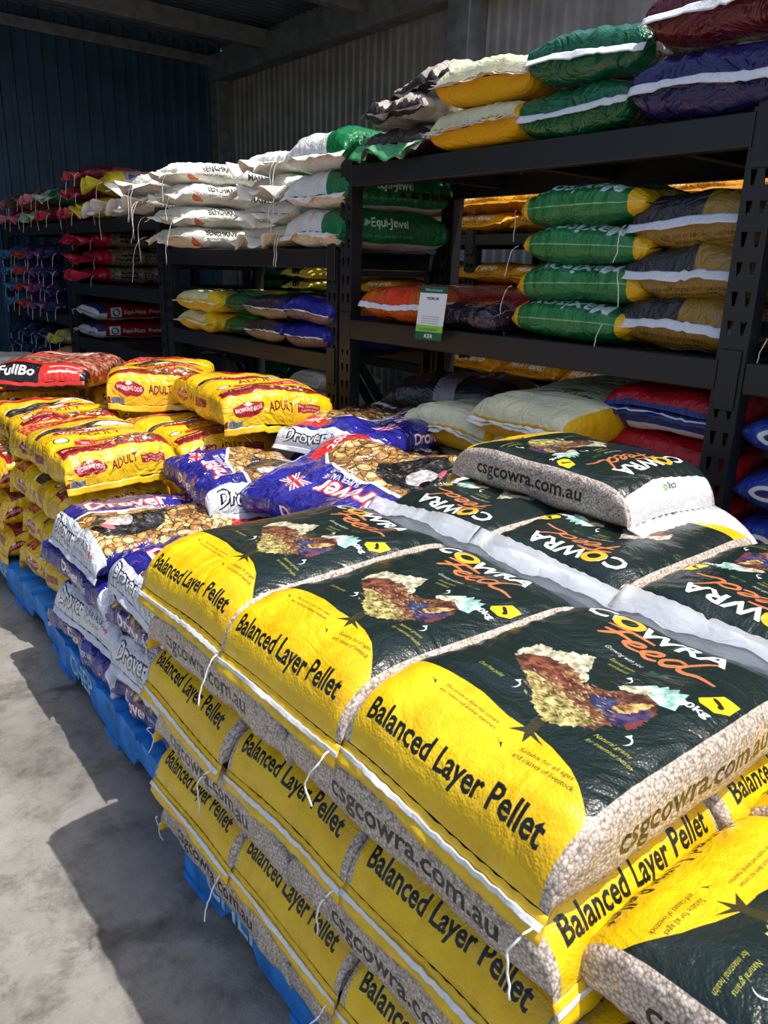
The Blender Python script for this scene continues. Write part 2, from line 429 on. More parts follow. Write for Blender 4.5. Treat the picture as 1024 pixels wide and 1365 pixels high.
def concrete():
    t = NT('concrete'); co = t.obj()
    n1 = t.n('ShaderNodeTexNoise', Scale=1.3, Detail=8.0, Roughness=.62); n2 = t.n('ShaderNodeTexNoise', Scale=7.0, Detail=9.0, Roughness=.72, Distortion=.15)
    n3 = t.n('ShaderNodeTexNoise', Scale=160.0, Detail=3.0); n4 = t.n('ShaderNodeTexNoise', Scale=2.2, Detail=5.0, Roughness=.55, Distortion=1.2)
    for n in (n1, n2, n3, n4): t.l(co, n.inputs['Vector'])
    r1 = t.ramp(n1.outputs[0], [(.3, (106, 103, 97)), (.5, (136, 133, 127)), (.72, (158, 155, 149))])
    r2 = t.ramp(n2.outputs[0], [(.32, (120, 112, 104)), (.5, (230, 228, 224)), (.7, (255, 255, 255))])
    mx = t.n('ShaderNodeMix', data_type='RGBA', blend_type='MULTIPLY'); mx.inputs[0].default_value = .8
    t.l(r1.outputs[0], mx.inputs[6]); t.l(r2.outputs[0], mx.inputs[7])
    r4 = t.ramp(n4.outputs[0], [(.36, (96, 84, 72)), (.45, (255, 255, 255))])
    m2 = t.n('ShaderNodeMix', data_type='RGBA', blend_type='MULTIPLY'); m2.inputs[0].default_value = .55
    t.l(mx.outputs[2], m2.inputs[6]); t.l(r4.outputs[0], m2.inputs[7])
    vo = t.n('ShaderNodeTexVoronoi', Scale=1.1, feature='DISTANCE_TO_EDGE'); ds = t.n('ShaderNodeVectorMath', operation='MULTIPLY_ADD')
    t.l(n2.outputs['Color'], ds.inputs[0]); ds.inputs[1].default_value = (.5, .5, .5); t.l(co, ds.inputs[2]); t.l(ds.outputs[0], vo.inputs['Vector'])
    r5 = t.ramp(vo.outputs['Distance'], [(.0, (70, 62, 56)), (.012, (255, 255, 255))])
    m3 = t.n('ShaderNodeMix', data_type='RGBA', blend_type='MULTIPLY'); m3.inputs[0].default_value = .22
    t.l(m2.outputs[2], m3.inputs[6]); t.l(r5.outputs[0], m3.inputs[7]); t.l(m3.outputs[2], t.p.inputs['Base Color'])
    b = t.n('ShaderNodeBump', Strength=.35, Distance=.004); t.l(n3.outputs[0], b.inputs['Height'])
    b2 = t.n('ShaderNodeBump', Strength=.3, Distance=.02); t.l(n2.outputs[0], b2.inputs['Height']); t.l(b.outputs[0], b2.inputs['Normal'])
    t.l(b2.outputs[0], t.p.inputs['Normal']); t.p.inputs['Roughness'].default_value = .68; return t.m

# ------------------------------------------------------------------ the setting
WX, WY, WH, RE = -8.75, 4.7, 3.62, -4.35
def corrugated(name, mat, pitch, amp, length, height):
    """sheet in local x (across ribs) and z (along ribs), bulging along y"""
    n = int(length/pitch); xs = []; ys = []
    for i in range(n+1):
        for fr, d in ((0, 0), (.30, 0), (.42, 1), (.62, 1), (.74, 0)):
            x = (i+fr)*pitch
            if x <= length: xs.append(x); ys.append(-amp*d)
    k = len(xs); v = [(x, y, 0) for x, y in zip(xs, ys)]+[(x, y, height) for x, y in zip(xs, ys)]
    me = bpy.data.meshes.new(name); me.from_pydata(v, [], [(i, i+1, k+i+1, k+i) for i in range(k-1)])
    o = ob(name, me, None, mat); o['kind'] = 'structure'
    so_ = o.modifiers.new('sheet', 'SOLIDIFY'); so_.thickness = .004; so_.offset = 0
    return o
def struct(name, mb, mat, bevel=0):
    o = ob(name, mb.mesh(name), None, mat); o['kind'] = 'structure'
    if bevel: bev(o, bevel)
    return o
struct('floor', MB().box(-9.4, 14, -14, 5.4, -.2, 0), concrete())
o = corrugated('wall_back', M_WALL_B, .104, .020, 11.5, 4.15); o.location = (WX, WY, 0)
o = corrugated('wall_left', M_WALL_L, .138, .024, 10.2, WH+.20); o.location = (WX, WY-10.2, 0); o.rotation_euler = (0, 0, PI/2)
o = corrugated('ceiling', M_ROOF, .10, .02, RE-WX+.6, 10.6); o.location = (WX-.55, WY+.05, WH+.08); o.rotation_euler = (PI/2, 0, 0)
def beam(name, x0, x1, y0, y1, z0, z1): return struct(name, MB().box(x0, x1, y0, y1, z0, z1), M_STEEL, .008)
beam('trim_1', WX+.03, 2.7, WY-.20, WY-.03, 3.31, 3.56)           # beam along the back wall
beam('trim_2', WX+.03, WX+.09, -5.4, WY-.2, 3.46, 3.56)            # plate along the left wall
beam('trim_3', WX+.03, WX+.20, WY-.19, WY-.03, 0, 3.31)            # corner post
for i, xx in enumerate((-7.5, -5.95, -4.45)):                      # rafters
    beam('trim_%d' % (4+i), xx-.05, xx+.05, -5.4, WY-.2, 3.42, 3.585)
beam('trim_7', -4.86, -4.62, WY-.22, WY-.03, 0, 3.31)              # column on the back wall
beam('trim_8', -.6, -.36, WY-.22, WY-.03, 0, 3.31)
struct('trim_9', MB().box(WX+.21, -4.9, WY-.05, WY-.035, .0, .10), M_STEEL)

# ------------------------------------------------------------------ pallets
def pallet(x0, x1, y0, y1, label, rz=0., text=True):
    cx_, cy_ = (x0+x1)/2, (y0+y1)/2; L, D = x1-x0, y1-y0
    t = thing('wooden_pallet', label, 'pallet', (cx_, cy_, 0), (0, 0, math.radians(rz)), 'blue pallets under the bag stacks')
    for i, yy in enumerate((-D/2, -.05, D/2-.10)):
        h, c = .11, L/2
        pts = [(-c, 0), (-c+.18, 0), (-c+.22, .045), (-.22, .045), (-.18, 0), (.18, 0), (.22, .045), (c-.22, .045), (c-.18, 0), (c, 0), (c, h), (-c, h)]
        b = ob('bearer', MB().prism([(p[0], p[1]+.018) for p in reversed(pts)], yy, yy+.10).mesh('bearer'), t, M_BLUE); bev(b, .004)
        if i == 0 and text:
            v, tr = glyphs('CHEP', 0.02); v = v.copy(); v = (v-v.mean(0))*.07/.72
            me = bpy.data.meshes.new('lettering'); me.from_pydata([(a-.28, yy-.0012, q+.092) for a, q in v], [], [tuple(q) for q in tr]); ob('lettering', me, b, M_BLUEW)
    bd = MB().box(-.06, .06, -D/2-.004, D/2+.004, -.010, .010).mesh('deck_board')
    for k in range(7):
        o = ob('deck_board', bd, t, M_BLUE); o.location = (-L/2+.06+k*(L-.12)/6, 0, .138)
    for k in range(3):
        o = ob('base_board', bd, t, M_BLUE); o.location = (-L/2+.06+k*(L-.12)/2, 0, .0095)
        o.scale = (1, 1, .85)
    return t
pallet(-1.425, -.38, .60, 1.76, 'blue pallet under the yellow-ended layer pellet stack in front')
pallet(-2.60, -1.475, .665, 1.83, 'blue pallet under the blue and white dog food bags', -2.2)
pallet(-3.80, -2.65, .715, 1.88, 'blue pallet under the yellow dog food bags, far left', -.6)
pallet(-5.02, -3.87, .74, 1.90, 'blue pallet hidden behind the yellow stack, under the red and black bag', 0, False)
pallet(-.33, .80, .62, 1.76, 'blue pallet under the low stack in the bottom right corner', 0, False)

# ------------------------------------------------------------------ racking
def upright_mesh(h, wd=.08, dp=.055, pitch=.076):
    mb = MB(); v, fc = mb.v, mb.f; n = int(h/pitch); th = .0025
    def plate(y, flip):
        for i in range(n):
            z0, z1 = i*pitch, (i+1)*pitch if i < n-1 else h
            for sx in (-1, 1):
                xa, xb = (-wd/2, 0) if sx < 0 else (0, wd/2); c = sx*wd*.22
                o = [(xa, z0), (xb, z0), (xb, z1), (xa, z1)]
                q = [(c-.004, z0+.018), (c+.004, z0+.018), (c+.009, z0+.056), (c-.009, z0+.056)]
                if sx > 0: q = [(x+.002*(1 if k in (0, 3) else 1), z) for k, (x, z) in enumerate(q)]
                b = len(v); v.extend([(x, y, z) for x, z in o+q])
                for k in range(4):
                    f_ = (b+k, b+(k+1) % 4, b+4+(k+1) % 4, b+4+k); fc.append(f_ if not flip else f_[::-1])
    plate(0, False); plate(th, True)
    mb.box(-wd/2-th, -wd/2, 0, dp, 0, h); mb.box(wd/2, wd/2+th, 0, dp, 0, h)
    mb.box(-wd/2, -wd/2+.014, dp-th, dp, 0, h); mb.box(wd/2-.014, wd/2, dp-th, dp, 0, h)
    return mb.mesh('upright')
def bar(name, p0, p1, wd, parent, mat):
    p0, p1 = Vector(p0), Vector(p1); L = (p1-p0).length
    o = ob(name, MB().box(-wd/2, wd/2, -wd/2, wd/2, 0, L).mesh(name), parent, mat)
    o.location = p0; o.rotation_euler = (p1-p0).to_track_quat('Z', 'Y').to_euler(); return o
def deck_mesh(x0, x1, y0, y1):
    nx, ny = int((x1-x0)/.03), int((y1-y0)/.03); v = []; fc = []
    for j in range(ny+1):
        for i in range(nx+1): v.append((x0+(x1-x0)*i/nx, y0+(y1-y0)*j/ny, 0))
    for j in range(ny):
        for i in range(nx):
            if i % 2 and j % 2 and 3 < i % 20 < 17: continue
            a = j*(nx+1)+i; fc.append((a, a+1, a+nx+2, a+nx+1))
    me = bpy.data.meshes.new('deck'); me.from_pydata(v, [], fc); return me
def rack(label, x0, x1, y0, dep, h, decks, left=True, right=True, bh=.085):
    """decks: heights of the shelf tops"""
    t = thing('storage_rack', label, 'rack', (x0, y0, 0), (0, 0, 0), 'black steel racks')
    W = x1-x0; um = upright_mesh(h)
    for flag, xx in ((left, .046), (right, W-.046)):
        if not flag: continue
        a = ob('upright', um, t, M_RACK); a.location = (xx, 0, 0)
        b = ob('upright', um, t, M_RACK); b.location = (xx, dep, 0); b.rotation_euler = (0, 0, PI)
        bar('brace', (xx, .05, 1.02), (xx, dep-.05, .22), .030, t, M_RACK)
        bar('brace', (xx, .05, .12), (xx, dep-.05, .12), .028, t, M_RACK); bar('brace', (xx, .05, h-.1), (xx, dep-.05, h-.1), .028, t, M_RACK)
    for z in decks:
        for yy in (-.004, dep-.036):
            o = ob('beam', MB().box(.08 if left else 0, W-.08 if right else W, yy, yy+.04, z-bh, z).mesh('beam'), t, M_RACK); bev(o, .004)
            for flag, xx in ((left, .046), (right, W-.046)):
                if flag: bev(ob('beam_bracket', MB().box(xx-.030, xx+.045 if xx < W/2 else xx+.030, yy-.003 if yy < .1 else yy+.038, yy+.001 if yy < .1 else yy+.043, z-bh-.05, z+.03).mesh('beam_bracket'), t, M_RACK), .002)
        o = ob('deck', deck_mesh(.05, W-.05, .03, dep-.03), t, M_DECK); o.location = (0, 0, z-.006)
        s_ = o.modifiers.new('sheet', 'SOLIDIFY'); s_.thickness = .006; s_.offset = 0
        for k in range(3):
            o = ob('cross_bar', MB().box(-.02, .02, .03, dep-.03, z-.06, z-.011).mesh('cross_bar'), t, M_RACK); o.location = (W*(.2+.3*k), 0, 0)
    return t
FY, DEP = 2.10, .65
rack('tall black rack carrying the cream, green, navy and maroon bags, right of photo', -2.90, -1.02, FY, DEP, 1.80, [.15, 1.165, 1.79])
rack('black rack at right edge holding more gold bags behind the slotted post', -1.02, .80, FY, DEP, 1.80, [.15, 1.165, 1.79], left=False)
rack('lower black rack carrying the white paper mash bags, middle of the row', -4.74, -2.91, FY, DEP, 1.46, [.15, 1.0, 1.46])
rack('black rack holding red bags and clear stock bags, left of the mash rack', -6.54, -4.75, FY, DEP, 1.70, [.15, .80, 1.215, 1.66])
rack('farthest black rack against the dark blue wall, left edge of photo', -8.30, -6.55, FY, DEP, 1.70, [.42, .95, 1.66])
BY = 3.35
for i, (a, b, tx) in enumerate(((-7.0, -5.15, 'black rack by back wall with dark green and straw packs'), (-5.15, -3.3, 'black rack by back wall behind the orange and purple bags'), (-3.3, -1.45, 'black rack by back wall holding orange bags, seen through tall rack'))):
    rack(tx, a, b, BY, DEP, 1.66, [.18, .80, 1.20, 1.585], left=(i == 0), bh=.06)

# ------------------------------------------------------------------ printed designs
YEL, DGR = (226, 182, 12), (20, 33, 30)
Y_FLAP = flat((226, 182, 12))
STY = {}
def fin_seam(col=None, length=.045, droop=1.1, tape=True, end=0, **k):
    L = []
    if col is not None: L.append(dict(name='seam_flap', mat=flat(col), length=length, droop=droop, amp=.0025, end=end, **k))
    if tape: L.append(dict(name='stitch_tape', mat=M_WHITE, length=.008, off=length*.3, droop=droop, lift=.004, amp=.002, end=end, label='white stitched tape' if col else None))
    return L
# --- layer pellet: clear film bag with yellow and near-black panel
S = Shape(.388, .565, .126, n=4.2, p=6.2, hq=2.2, ew=.97, sz=.16, lump=.0045, wr=.0025, nu=84, nv=104)
A = Art(S.P, S.Lb, 1500, (190, 175, 160)); A.px[:, :, 3] = 0
pw = .182
A.rect(-pw, pw, 0, S.Lb-.08, DGR)
k_ = .88
def pa(a): return (a-.003)*k_
ybd = [(-pw, .182), (-.10, .186), (-.05, .187), (.0, .180), (.05, .181), (.085, .172), (.125, .155), (.15, .138), (pw, .115)]
nz = A.noise(.012, 3); A.poly([(-pw, -.01)]+ybd+[(pw, -.01)], YEL)
bl = A.noise(.05, 4); yf = A.grad(bl, [(.2, (212, 166, 8)), (.8, (234, 194, 22))]); A.poly([(-pw, -.01)]+ybd+[(pw, -.01)], yf)
A.text('Balanced Layer Pellet', -.160, .054, .033, (22, 24, 24), w=.315, bold=0.024)
A.text('This product does not contain', -.095, .158, .0062, (60, 50, 10), w=.10); A.text('any restricted animal materials', -.095, .147, .0062, (60, 50, 10), w=.105)
A.text('Suitable for all ages', .06, .140, .0075, (60, 50, 10), w=.078); A.text('and classes of livestock', .06, .127, .0075, (60, 50, 10), w=.088)
for (a, b) in ((-.113, .158), (.035, .136)):
    A.poly([(a-.012, b+.004), (a-.004, b-.002), (a+.014, b+.010), (a, b+.001), (a+.006, b-.008), (a-.002, b-.002)], (30, 28, 14))
# the hen: tail, back, breast, head with comb, feet
rn = A.noise(.010, 4); rn2 = A.noise(.035, 3)
body = A.grad(.6*rn+.4*rn2, [(.25, (48, 26, 20)), (.45, (84, 48, 38)), (.62, (120, 84, 58)), (.85, (190, 164, 112))])
straw = A.grad(rn, [(.25, (70, 66, 34)), (.5, (150, 140, 80)), (.8, (214, 204, 140))]); pale = A.grad(rn, [(.2, (120, 112, 88)), (.5, (178, 172, 146)), (.8, (222, 218, 196))])
R = lambda pts: [(pa(a), y-.51) for a, y in pts]
B_ = lambda pts, col, jag=.0022: A.blob(R(pts), col, jag)
B_([(-.100, .805), (-.118, .838), (-.108, .866), (-.080, .872), (-.058, .893), (-.031, .909), (-.012, .872), (.015, .836), (-.03, .81)], pale, .003)
B_([(-.105, .812), (-.072, .848), (-.03, .852), (.015, .836), (.05, .846), (.085, .870), (.115, .872), (.138, .84), (.137, .80), (.118, .768), (.085, .738), (.052, .722), (.02, .735), (-.005, .75), (-.04, .772), (-.08, .79)], body, .003)
B_([(-.062, .788), (-.02, .796), (.03, .785), (.075, .772), (.105, .760), (.08, .737), (.052, .720), (.02, .73), (-.02, .757)], straw, .0035)
B_([(-.09, .818), (-.06, .838), (-.02, .832), (.01, .82), (-.03, .808)], A.grad(rn, [(.3, (70, 34, 26)), (.7, (140, 80, 56))]), .003)
B_([(.088, .80), (.112, .832), (.136, .835), (.14, .80), (.126, .778), (.104, .778)], A.grad(rn, [(.3, (34, 32, 60)), (.7, (84, 66, 104))]))
B_([(.045, .812), (.075, .832), (.10, .812), (.085, .793)], A.grad(rn, [(.3, (30, 36, 70)), (.7, (62, 76, 124))]))
B_([(.088, .815), (.112, .85), (.126, .848), (.112, .81)], A.grad(rn, [(.3, (120, 84, 44)), (.7, (206, 176, 112))]))
B_([(.128, .788), (.14, .812), (.146, .80), (.138, .78)], (112, 52, 50))
teal = A.grad(rn, [(.25, (110, 160, 148)), (.7, (200, 222, 204))])
A.poly(R([(.052, .866), (.075, .893), (.090, .910), (.098, .905), (.105, .918), (.112, .908), (.122, .92), (.128, .908), (.14, .915), (.143, .899), (.155, .893), (.147, .880), (.152, .864), (.13, .860), (.10, .874), (.08, .868)]), teal)
B_([(.052, .866), (.07, .885), (.09, .89), (.10, .874), (.08, .866)], pale)
A.poly(R([(.03, .722), (.052, .716), (.058, .69), (.09, .676), (.06, .682), (.062, .664), (.048, .682), (.026, .672), (.04, .692)]), (52, 48, 24))
for q in range(420):
    a, y = A.rng.uniform(-.06, .11), A.rng.uniform(.74, .85)
    if y < .845-.5*max(0, a-.10)-.25*max(0, -a) and y > .735+.6*max(0, -a)+.3*max(0, a-.07): A.ell(pa(a), y-.51, .0045, .0011, [(206, 188, 130), (84, 48, 30), (40, 24, 18), (150, 96, 60)][q % 4], A.rng.uniform(-.7, .3), .65, 8)
# small captions, arrows, weight badge, script and big name
for tx, a, y, wd in (('Natural grains', .118, .737, .06), ('for intestinal health', .116, .722, .075), ('Essential amino', -.015, .925, .05), ('acid balance', -.008, .912, .04), ('Dust free pellet', -.12, .745, .05)):
    A.text(tx, pa(a), y-.51, .0075, (206, 190, 60), w=wd*k_, italic=.3)
A.text('Growing with you', pa(-.045), .945-.51, .009, (225, 225, 220), w=.068, italic=.35); A.text('for life', pa(.05), .942-.51, .009, (70, 130, 60), w=.03, italic=.35)
for a, y in ((.15, .758), (.045, .893), (-.05, .75)):
    P_ = [(pa(a)+.011*math.cos(t), y-.51+.011*math.sin(t)) for t in np.linspace(-.9, 1.6, 10)]; A.poly(P_+[(x-.0022, z-.001) for x, z in P_[::-1]], (230, 230, 230))
    A.poly([(pa(a)-.003, y-.504), (pa(a)+.001, y-.494), (pa(a)+.006, y-.503)], (230, 230, 230))
A.poly([(pa(.152), .918-.51), (pa(.172), .952-.51), (pa(.20), .952-.51), (pa(.20), .922-.51), (pa(.185), .905-.51), (pa(.16), .908-.51)], (244, 206, 24)); A.ell(pa(.176), .931-.51, .011, .004, (30, 30, 20), -.6); A.ell(pa(.184), .924-.51, .004, .006, (30, 30, 20))
A.text('20kg', pa(.135), .885-.51, .0135, (245, 245, 245), w=.046, bold=0.02)
A.text('COWRA', -.145, .518, .043, (242, 242, 240), w=.255, bold=0.024); A.ell(-.068, .5385, .027, .0265, (236, 170, 40)); A.ell(-.068, .5385, .014, .0135, DGR)
def stroke(pts, wd, col):
    P = np.array(pts, float); out = []
    for k in range(len(P)-1):
        p0, p1, p2, p3 = P[max(k-1, 0)], P[k], P[k+1], P[min(k+2, len(P)-1)]
        for t in np.linspace(0, 1, 9)[:-1]: out.append(.5*(2*p1+(p2-p0)*t+(2*p0-5*p1+4*p2-p3)*t*t+(3*p1-p0-3*p2+p3)*t**3))
    out.append(P[-1]); out = np.array(out); d = np.gradient(out, axis=0); nrm = np.stack([-d[:, 1], d[:, 0]], 1)/(np.hypot(d[:, 0], d[:, 1])[:, None]+1e-9)
    w_ = wd*(.45+.55*np.sin(np.linspace(.3, 2.8, len(out))))[:, None]
    for k in range(len(out)-1): A.poly([out[k]+nrm[k]*w_[k], out[k+1]+nrm[k+1]*w_[k+1], out[k+1]-nrm[k+1]*w_[k+1], out[k]-nrm[k]*w_[k]], col)
FO = (196, 114, 68)
for st_ in ([(-.085, .505), (-.04, .513), (.0, .508)], [(-.045, .512), (-.062, .482), (-.075, .462)], [(-.078, .486), (-.055, .489), (-.03, .488)],
            [(-.035, .474), (-.012, .482), (-.008, .492), (-.022, .490), (-.034, .476), (-.022, .466), (-.002, .470)],
            [(-.002, .470), (.020, .480), (.026, .492), (.012, .490), (.0, .476), (.012, .464), (.030, .468)],
            [(.068, .488), (.052, .492), (.036, .480), (.040, .466), (.058, .472), (.074, .490), (.098, .520)], [(.074, .490), (.066, .470), (.078, .464), (.10, .466), (.128, .458)]):
    stroke(st_, .0042, FO)
A.rect(-pw, pw, S.Lb-.088, S.Lb, (206, 208, 210)); A.poly([(-pw, S.Lb-.074), (-.06, S.Lb-.082), (.06, S.Lb-.088), (pw, S.Lb-.076), (pw, S.Lb-.10), (-pw, S.Lb-.10)], DGR)
A.text('csg', -.020, S.Lb-.068, .016, (30, 34, 32), w=.034, bold=.01); A.ell(.026, S.Lb-.0615, .0075, .0075, (90, 160, 50)); A.ell(.026, S.Lb-.0615, .0036, .0036, (206, 208, 210))
for sg in (1, -1):
    A.text('csgcowra.com.au', sg*(S.P/4+.014), (.16 if sg > 0 else .48), .034, (26, 27, 27), w=.34, rot=sg*PI/2, bold=0.024)
MP = bag_mat('pellet_bag_print', A, .34, .24, .10, .4, film=((176, 160, 147), (220, 207, 192), 230.), cs=8.)
STY['pellet'] = Style('pellet', S, MP, fin_seam((226, 182, 12), .034, 1.2)+[dict(name='film_tail', mat=M_FILM, length=.112, droop=-1.45, amp=.008, freq=3., end=1, curl=.5, label='clear film tail'), dict(name='thread', mat=M_THREAD, end=0, x=1, length=.10, seed=3, curly=.7)], 4)
STY['pellet_top'] = Style('pellet_top', S, MP, fin_seam((226, 182, 12), .034, .9)+[dict(name='film_tail', mat=film_mat('white_film', (232, 234, 238), .25), length=.15, droop=.15, amp=.008, freq=3., end=1, curl=.35, flare=-.05, label='white film tail')], 1)
# --- yellow dog food
S = Shape(.44, .66, .165, n=3.6, p=8., hq=2.7, ew=.98, sz=.12, lump=.009, wr=.008, nu=64, nv=80)
A = Art(S.P, S.Lb, 900, (236, 192, 16)); A.px[:, :, :3] = A.grad(A.noise(.06, 4), [(.2, (214, 166, 8)), (.8, (240, 198, 22))])
RED, MAR = (192, 34, 32), (112, 20, 28)
def logo(A, a, b, rx, ry, rot=0.):
    A.ell(a, b, rx*1.06, ry*1.08, (236, 190, 60), rot); A.ell(a, b, rx, ry, (150, 22, 28), rot)
    wd = rx*1.7; c, d = math.cos(rot), math.sin(rot)
    A.text('WORKING DOG', a-c*wd/2+d*ry*.2, b-d*wd/2-c*ry*.2, ry*.55, (250, 246, 238), w=wd, rot=rot, bold=0.024)
    A.ell(a-d*ry*.75, b+c*ry*.75, rx*.22, ry*.26, (240, 240, 236), rot)
logo(A, -.125, .068, .062, .030); A.text('ADULT', -.045, .052, .034, (112, 16, 16), w=.10, bold=0.024)
A.rect(.07, .165, .05, .082, (140, 26, 28)); A.text('BEEF, VEGETABLES', .075, .069, .008, (250, 240, 220), w=.085); A.text('& BROWN RICE', .085, .056, .008, (250, 240, 220), w=.065)
A.rect(-.21, -.15, .0, .028, (150, 150, 170))
for q in range(16): A.rect(-.206+q*.0035, -.2045+q*.0035, .003, .024, (30, 30, 40))
pr = A.noise(.012, 3)
A.rect(-.215, .215, .135, .205, MAR); A.poly([(-.215, .135), (.215, .135), (.215, .150), (0, .162), (-.215, .150)], (150, 26, 30))
A.kibble(-.06, .14, .15, .20, 120, .011, [(120, 70, 40), (180, 110, 70), (70, 90, 40), (190, 60, 40), (225, 205, 170)])
A.text('BEEF & VEGETABLES', -.20, .176, .012, (245, 225, 170), w=.12, bold=0.01)
A.poly([(-.14, .222), (.17, .222), (.19, .262), (-.12, .262)], RED)
for q in range(5): A.text(('20%', '10%', 'Omega', 'Zinc', '100%')[q], -.11+q*.058, .232, .014, (250, 235, 220), w=.036, bold=0.01); A.rect(-.065+q*.058, -.0635+q*.058, .222, .262, (240, 200, 180))
A.text('PROTEIN  ENERGY  &  NUTRIENTS', -.10, .268, .007, (130, 24, 22), w=.24); A.ell(-.165, .262, .028, .020, (40, 36, 26)); A.ell(-.165, .262, .023, .016, (225, 220, 200))
A.text('ADULT', -.09, .292, .034, (110, 40, 18), w=.17, bold=0.012)
A.poly([(-.215, .365), (-.10, .385), (.06, .42), (.215, .465), (.215, .53), (.05, .505), (-.10, .46), (-.215, .42)], A.grad(pr, [(.3, (24, 22, 20)), (.6, (60, 54, 46)), (.8, (150, 140, 120))]))
A.poly([(-.215, .42), (-.10, .46), (.05, .505), (.215, .53), (.215, .542), (.04, .516), (-.11, .47), (-.215, .43)], (236, 228, 150))
A.poly([(.0, .43), (.05, .47), (.12, .49), (.19, .485), (.20, .455), (.12, .44), (.05, .42)], A.grad(pr, [(.3, (190, 186, 178)), (.7, (240, 238, 232))]))
logo(A, .0, .362, .165, .034, .06)
A.poly([(-.215, .545), (-.02, .60), (-.02, .68), (-.215, .66)], A.grad(pr, [(.3, (150, 34, 30)), (.55, (206, 80, 50)), (.8, (240, 190, 120))]))
for q in range(3): A.rect(-.0+q*.05, .045+q*.05, .61, .66, (196, 40, 34)); A.text(('Meat', 'Rice', 'Veg')[q], .004+q*.05, .63, .012, (250, 240, 220), w=.036)
A.ell(-.03, .575, .12, .024, (172, 32, 34), .1)
A.rect(-.235, .235, S.Lb-.03, S.Lb, (200, 165, 60))
for sg in (1, -1):
    x = sg*(S.P/4); u = sg*PI/2
    logo(A, x, .12 if sg > 0 else .56, .055, .026, u); A.text('ADULT', x+sg*.010, .20 if sg > 0 else .48, .026, (112, 16, 16), w=.085, rot=u, bold=0.024)
    A.poly([(x-sg*.015, .305 if sg > 0 else .375), (x+sg*.015, .305 if sg > 0 else .375), (x+sg*.015, .385 if sg > 0 else .295), (x-sg*.015, .385 if sg > 0 else .295)], (140, 26, 28))
    for q in range(9): A.text('Feeding guide and ingredients', x-sg*(.03-.007*q), .46 if sg > 0 else .26, .0036, (110, 80, 20), w=.11, rot=u)
    A.rect(x-.055, x+.055, .0, .03, (120, 24, 28))
MD = bag_mat('dog_food_print', A, .22, .55, .08, .9, cs=10.)
STY['dog'] = Style('dog', S, MD, [dict(name='seam_flap', mat=flat((224, 180, 14)), length=.026, droop=1.35, amp=.003, end=0), dict(name='seam_flap', mat=flat((224, 180, 14)), length=.026, droop=1.1, amp=.003, end=1)], 4, 'dog food bag', 'dog_food_bag')
# --- blue and white dog food with kibble picture
S = Shape(.46, .62, .125, n=3.4, p=8., hq=2.7, ew=1.0, sz=.12, lump=.010, wr=.008, nu=64, nv=84)
A = Art(S.P, S.Lb, 1000, (34, 32, 128)); A.px[:, :, :3] = A.grad(A.noise(.05, 3), [(.2, (28, 26, 104)), (.8, (46, 44, 156))])
BLU = (40, 38, 140); pr = A.noise(.012, 4)
W2 = .225
kb = lambda a, b: (a > -.045+.10*max(0, (b-.36))*2) and b < .60
A.poly([(-.055, .10), (-.055, .36), (.02, .52), (.10, .60), (W2, .60), (W2, .10)], (120, 84, 44))
A.kibble(-.05, W2, .10, .60, 620, .019, [(176, 128, 70), (204, 160, 96), (150, 104, 56), (220, 182, 120)], lambda a, b: a > -.055+max(0, b-.36)*.62)
for q in range(3): A.poly([(-.058-.004*q, .09), (-.058-.004*q, .36), (.018-.004*q, .525), (.10, .612+.003*q), (.10, .606+.003*q), (.02-.004*q, .519), (-.054-.004*q, .36), (-.054-.004*q, .09)], (235, 235, 245))
fur = A.grad(pr, [(.25, (12, 12, 14)), (.55, (40, 38, 38)), (.72, (96, 88, 82)), (.9, (190, 186, 184))])
A.poly([(-.02, .16), (-.035, .24), (-.01, .30), (.03, .325), (.06, .38), (.085, .33), (.13, .32), (.17, .27), (.18, .20), (.15, .13), (.09, .10), (.03, .11)], fur)
A.ell(.06, .19, .055, .045, A.grad(pr, [(.3, (150, 146, 142)), (.7, (232, 230, 228))]), .4); A.ell(.03, .155, .018, .014, (10, 10, 10)); A.ell(.085, .255, .010, .008, (110, 70, 30)); A.ell(.10, .15, .03, .012, (206, 110, 120), .5)
A.text('Drover', -.095, .155, .070, (240, 240, 244), w=.27, rot=PI/2, bold=0.024, italic=.08, edge=((206, 40, 44), .075))
A.text('SUPER VALUE', -.066, .30, .020, (240, 240, 246), w=.135, rot=PI/2, bold=0.02); A.text('DOG FOOD', -.040, .335, .016, (240, 240, 246), w=.10, rot=PI/2, bold=0.02)
A.flag(-.135, .50, .045, 1.2)
A.poly([(.04, .60), (W2, .50), (W2, .64), (.04, .64)], (206, 40, 44)); A.text('20kg', .09, .575, .03, (250, 250, 250), w=.09, bold=0.02)
for e in (0, 1):
    b0, b1 = ((0, .098) if e == 0 else (S.Lb-.098, S.Lb)); A.rect(-S.P/4, S.P/4, b0, b1, (214, 218, 226))
    x0, y0, ro = ((-.195, .030, 0) if e == 0 else (.195, S.Lb-.030, PI))
    c = 1 if e == 0 else -1
    A.text('Drover', x0, y0, .052, (250, 250, 252), w=.19, rot=ro, bold=0.02, italic=.1, edge=((20, 18, 30), .085))
    A.text('SUPER VALUE', x0+c*.205, y0+c*.018, .020, (40, 40, 60), w=.125, rot=ro, bold=0.012); A.text('DOG FOOD 20KG', x0+c*.205, y0-c*.006, .012, (40, 40, 60), w=.105, rot=ro)
    A.flag(x0+c*.35, y0+c*.02, .018, ro)
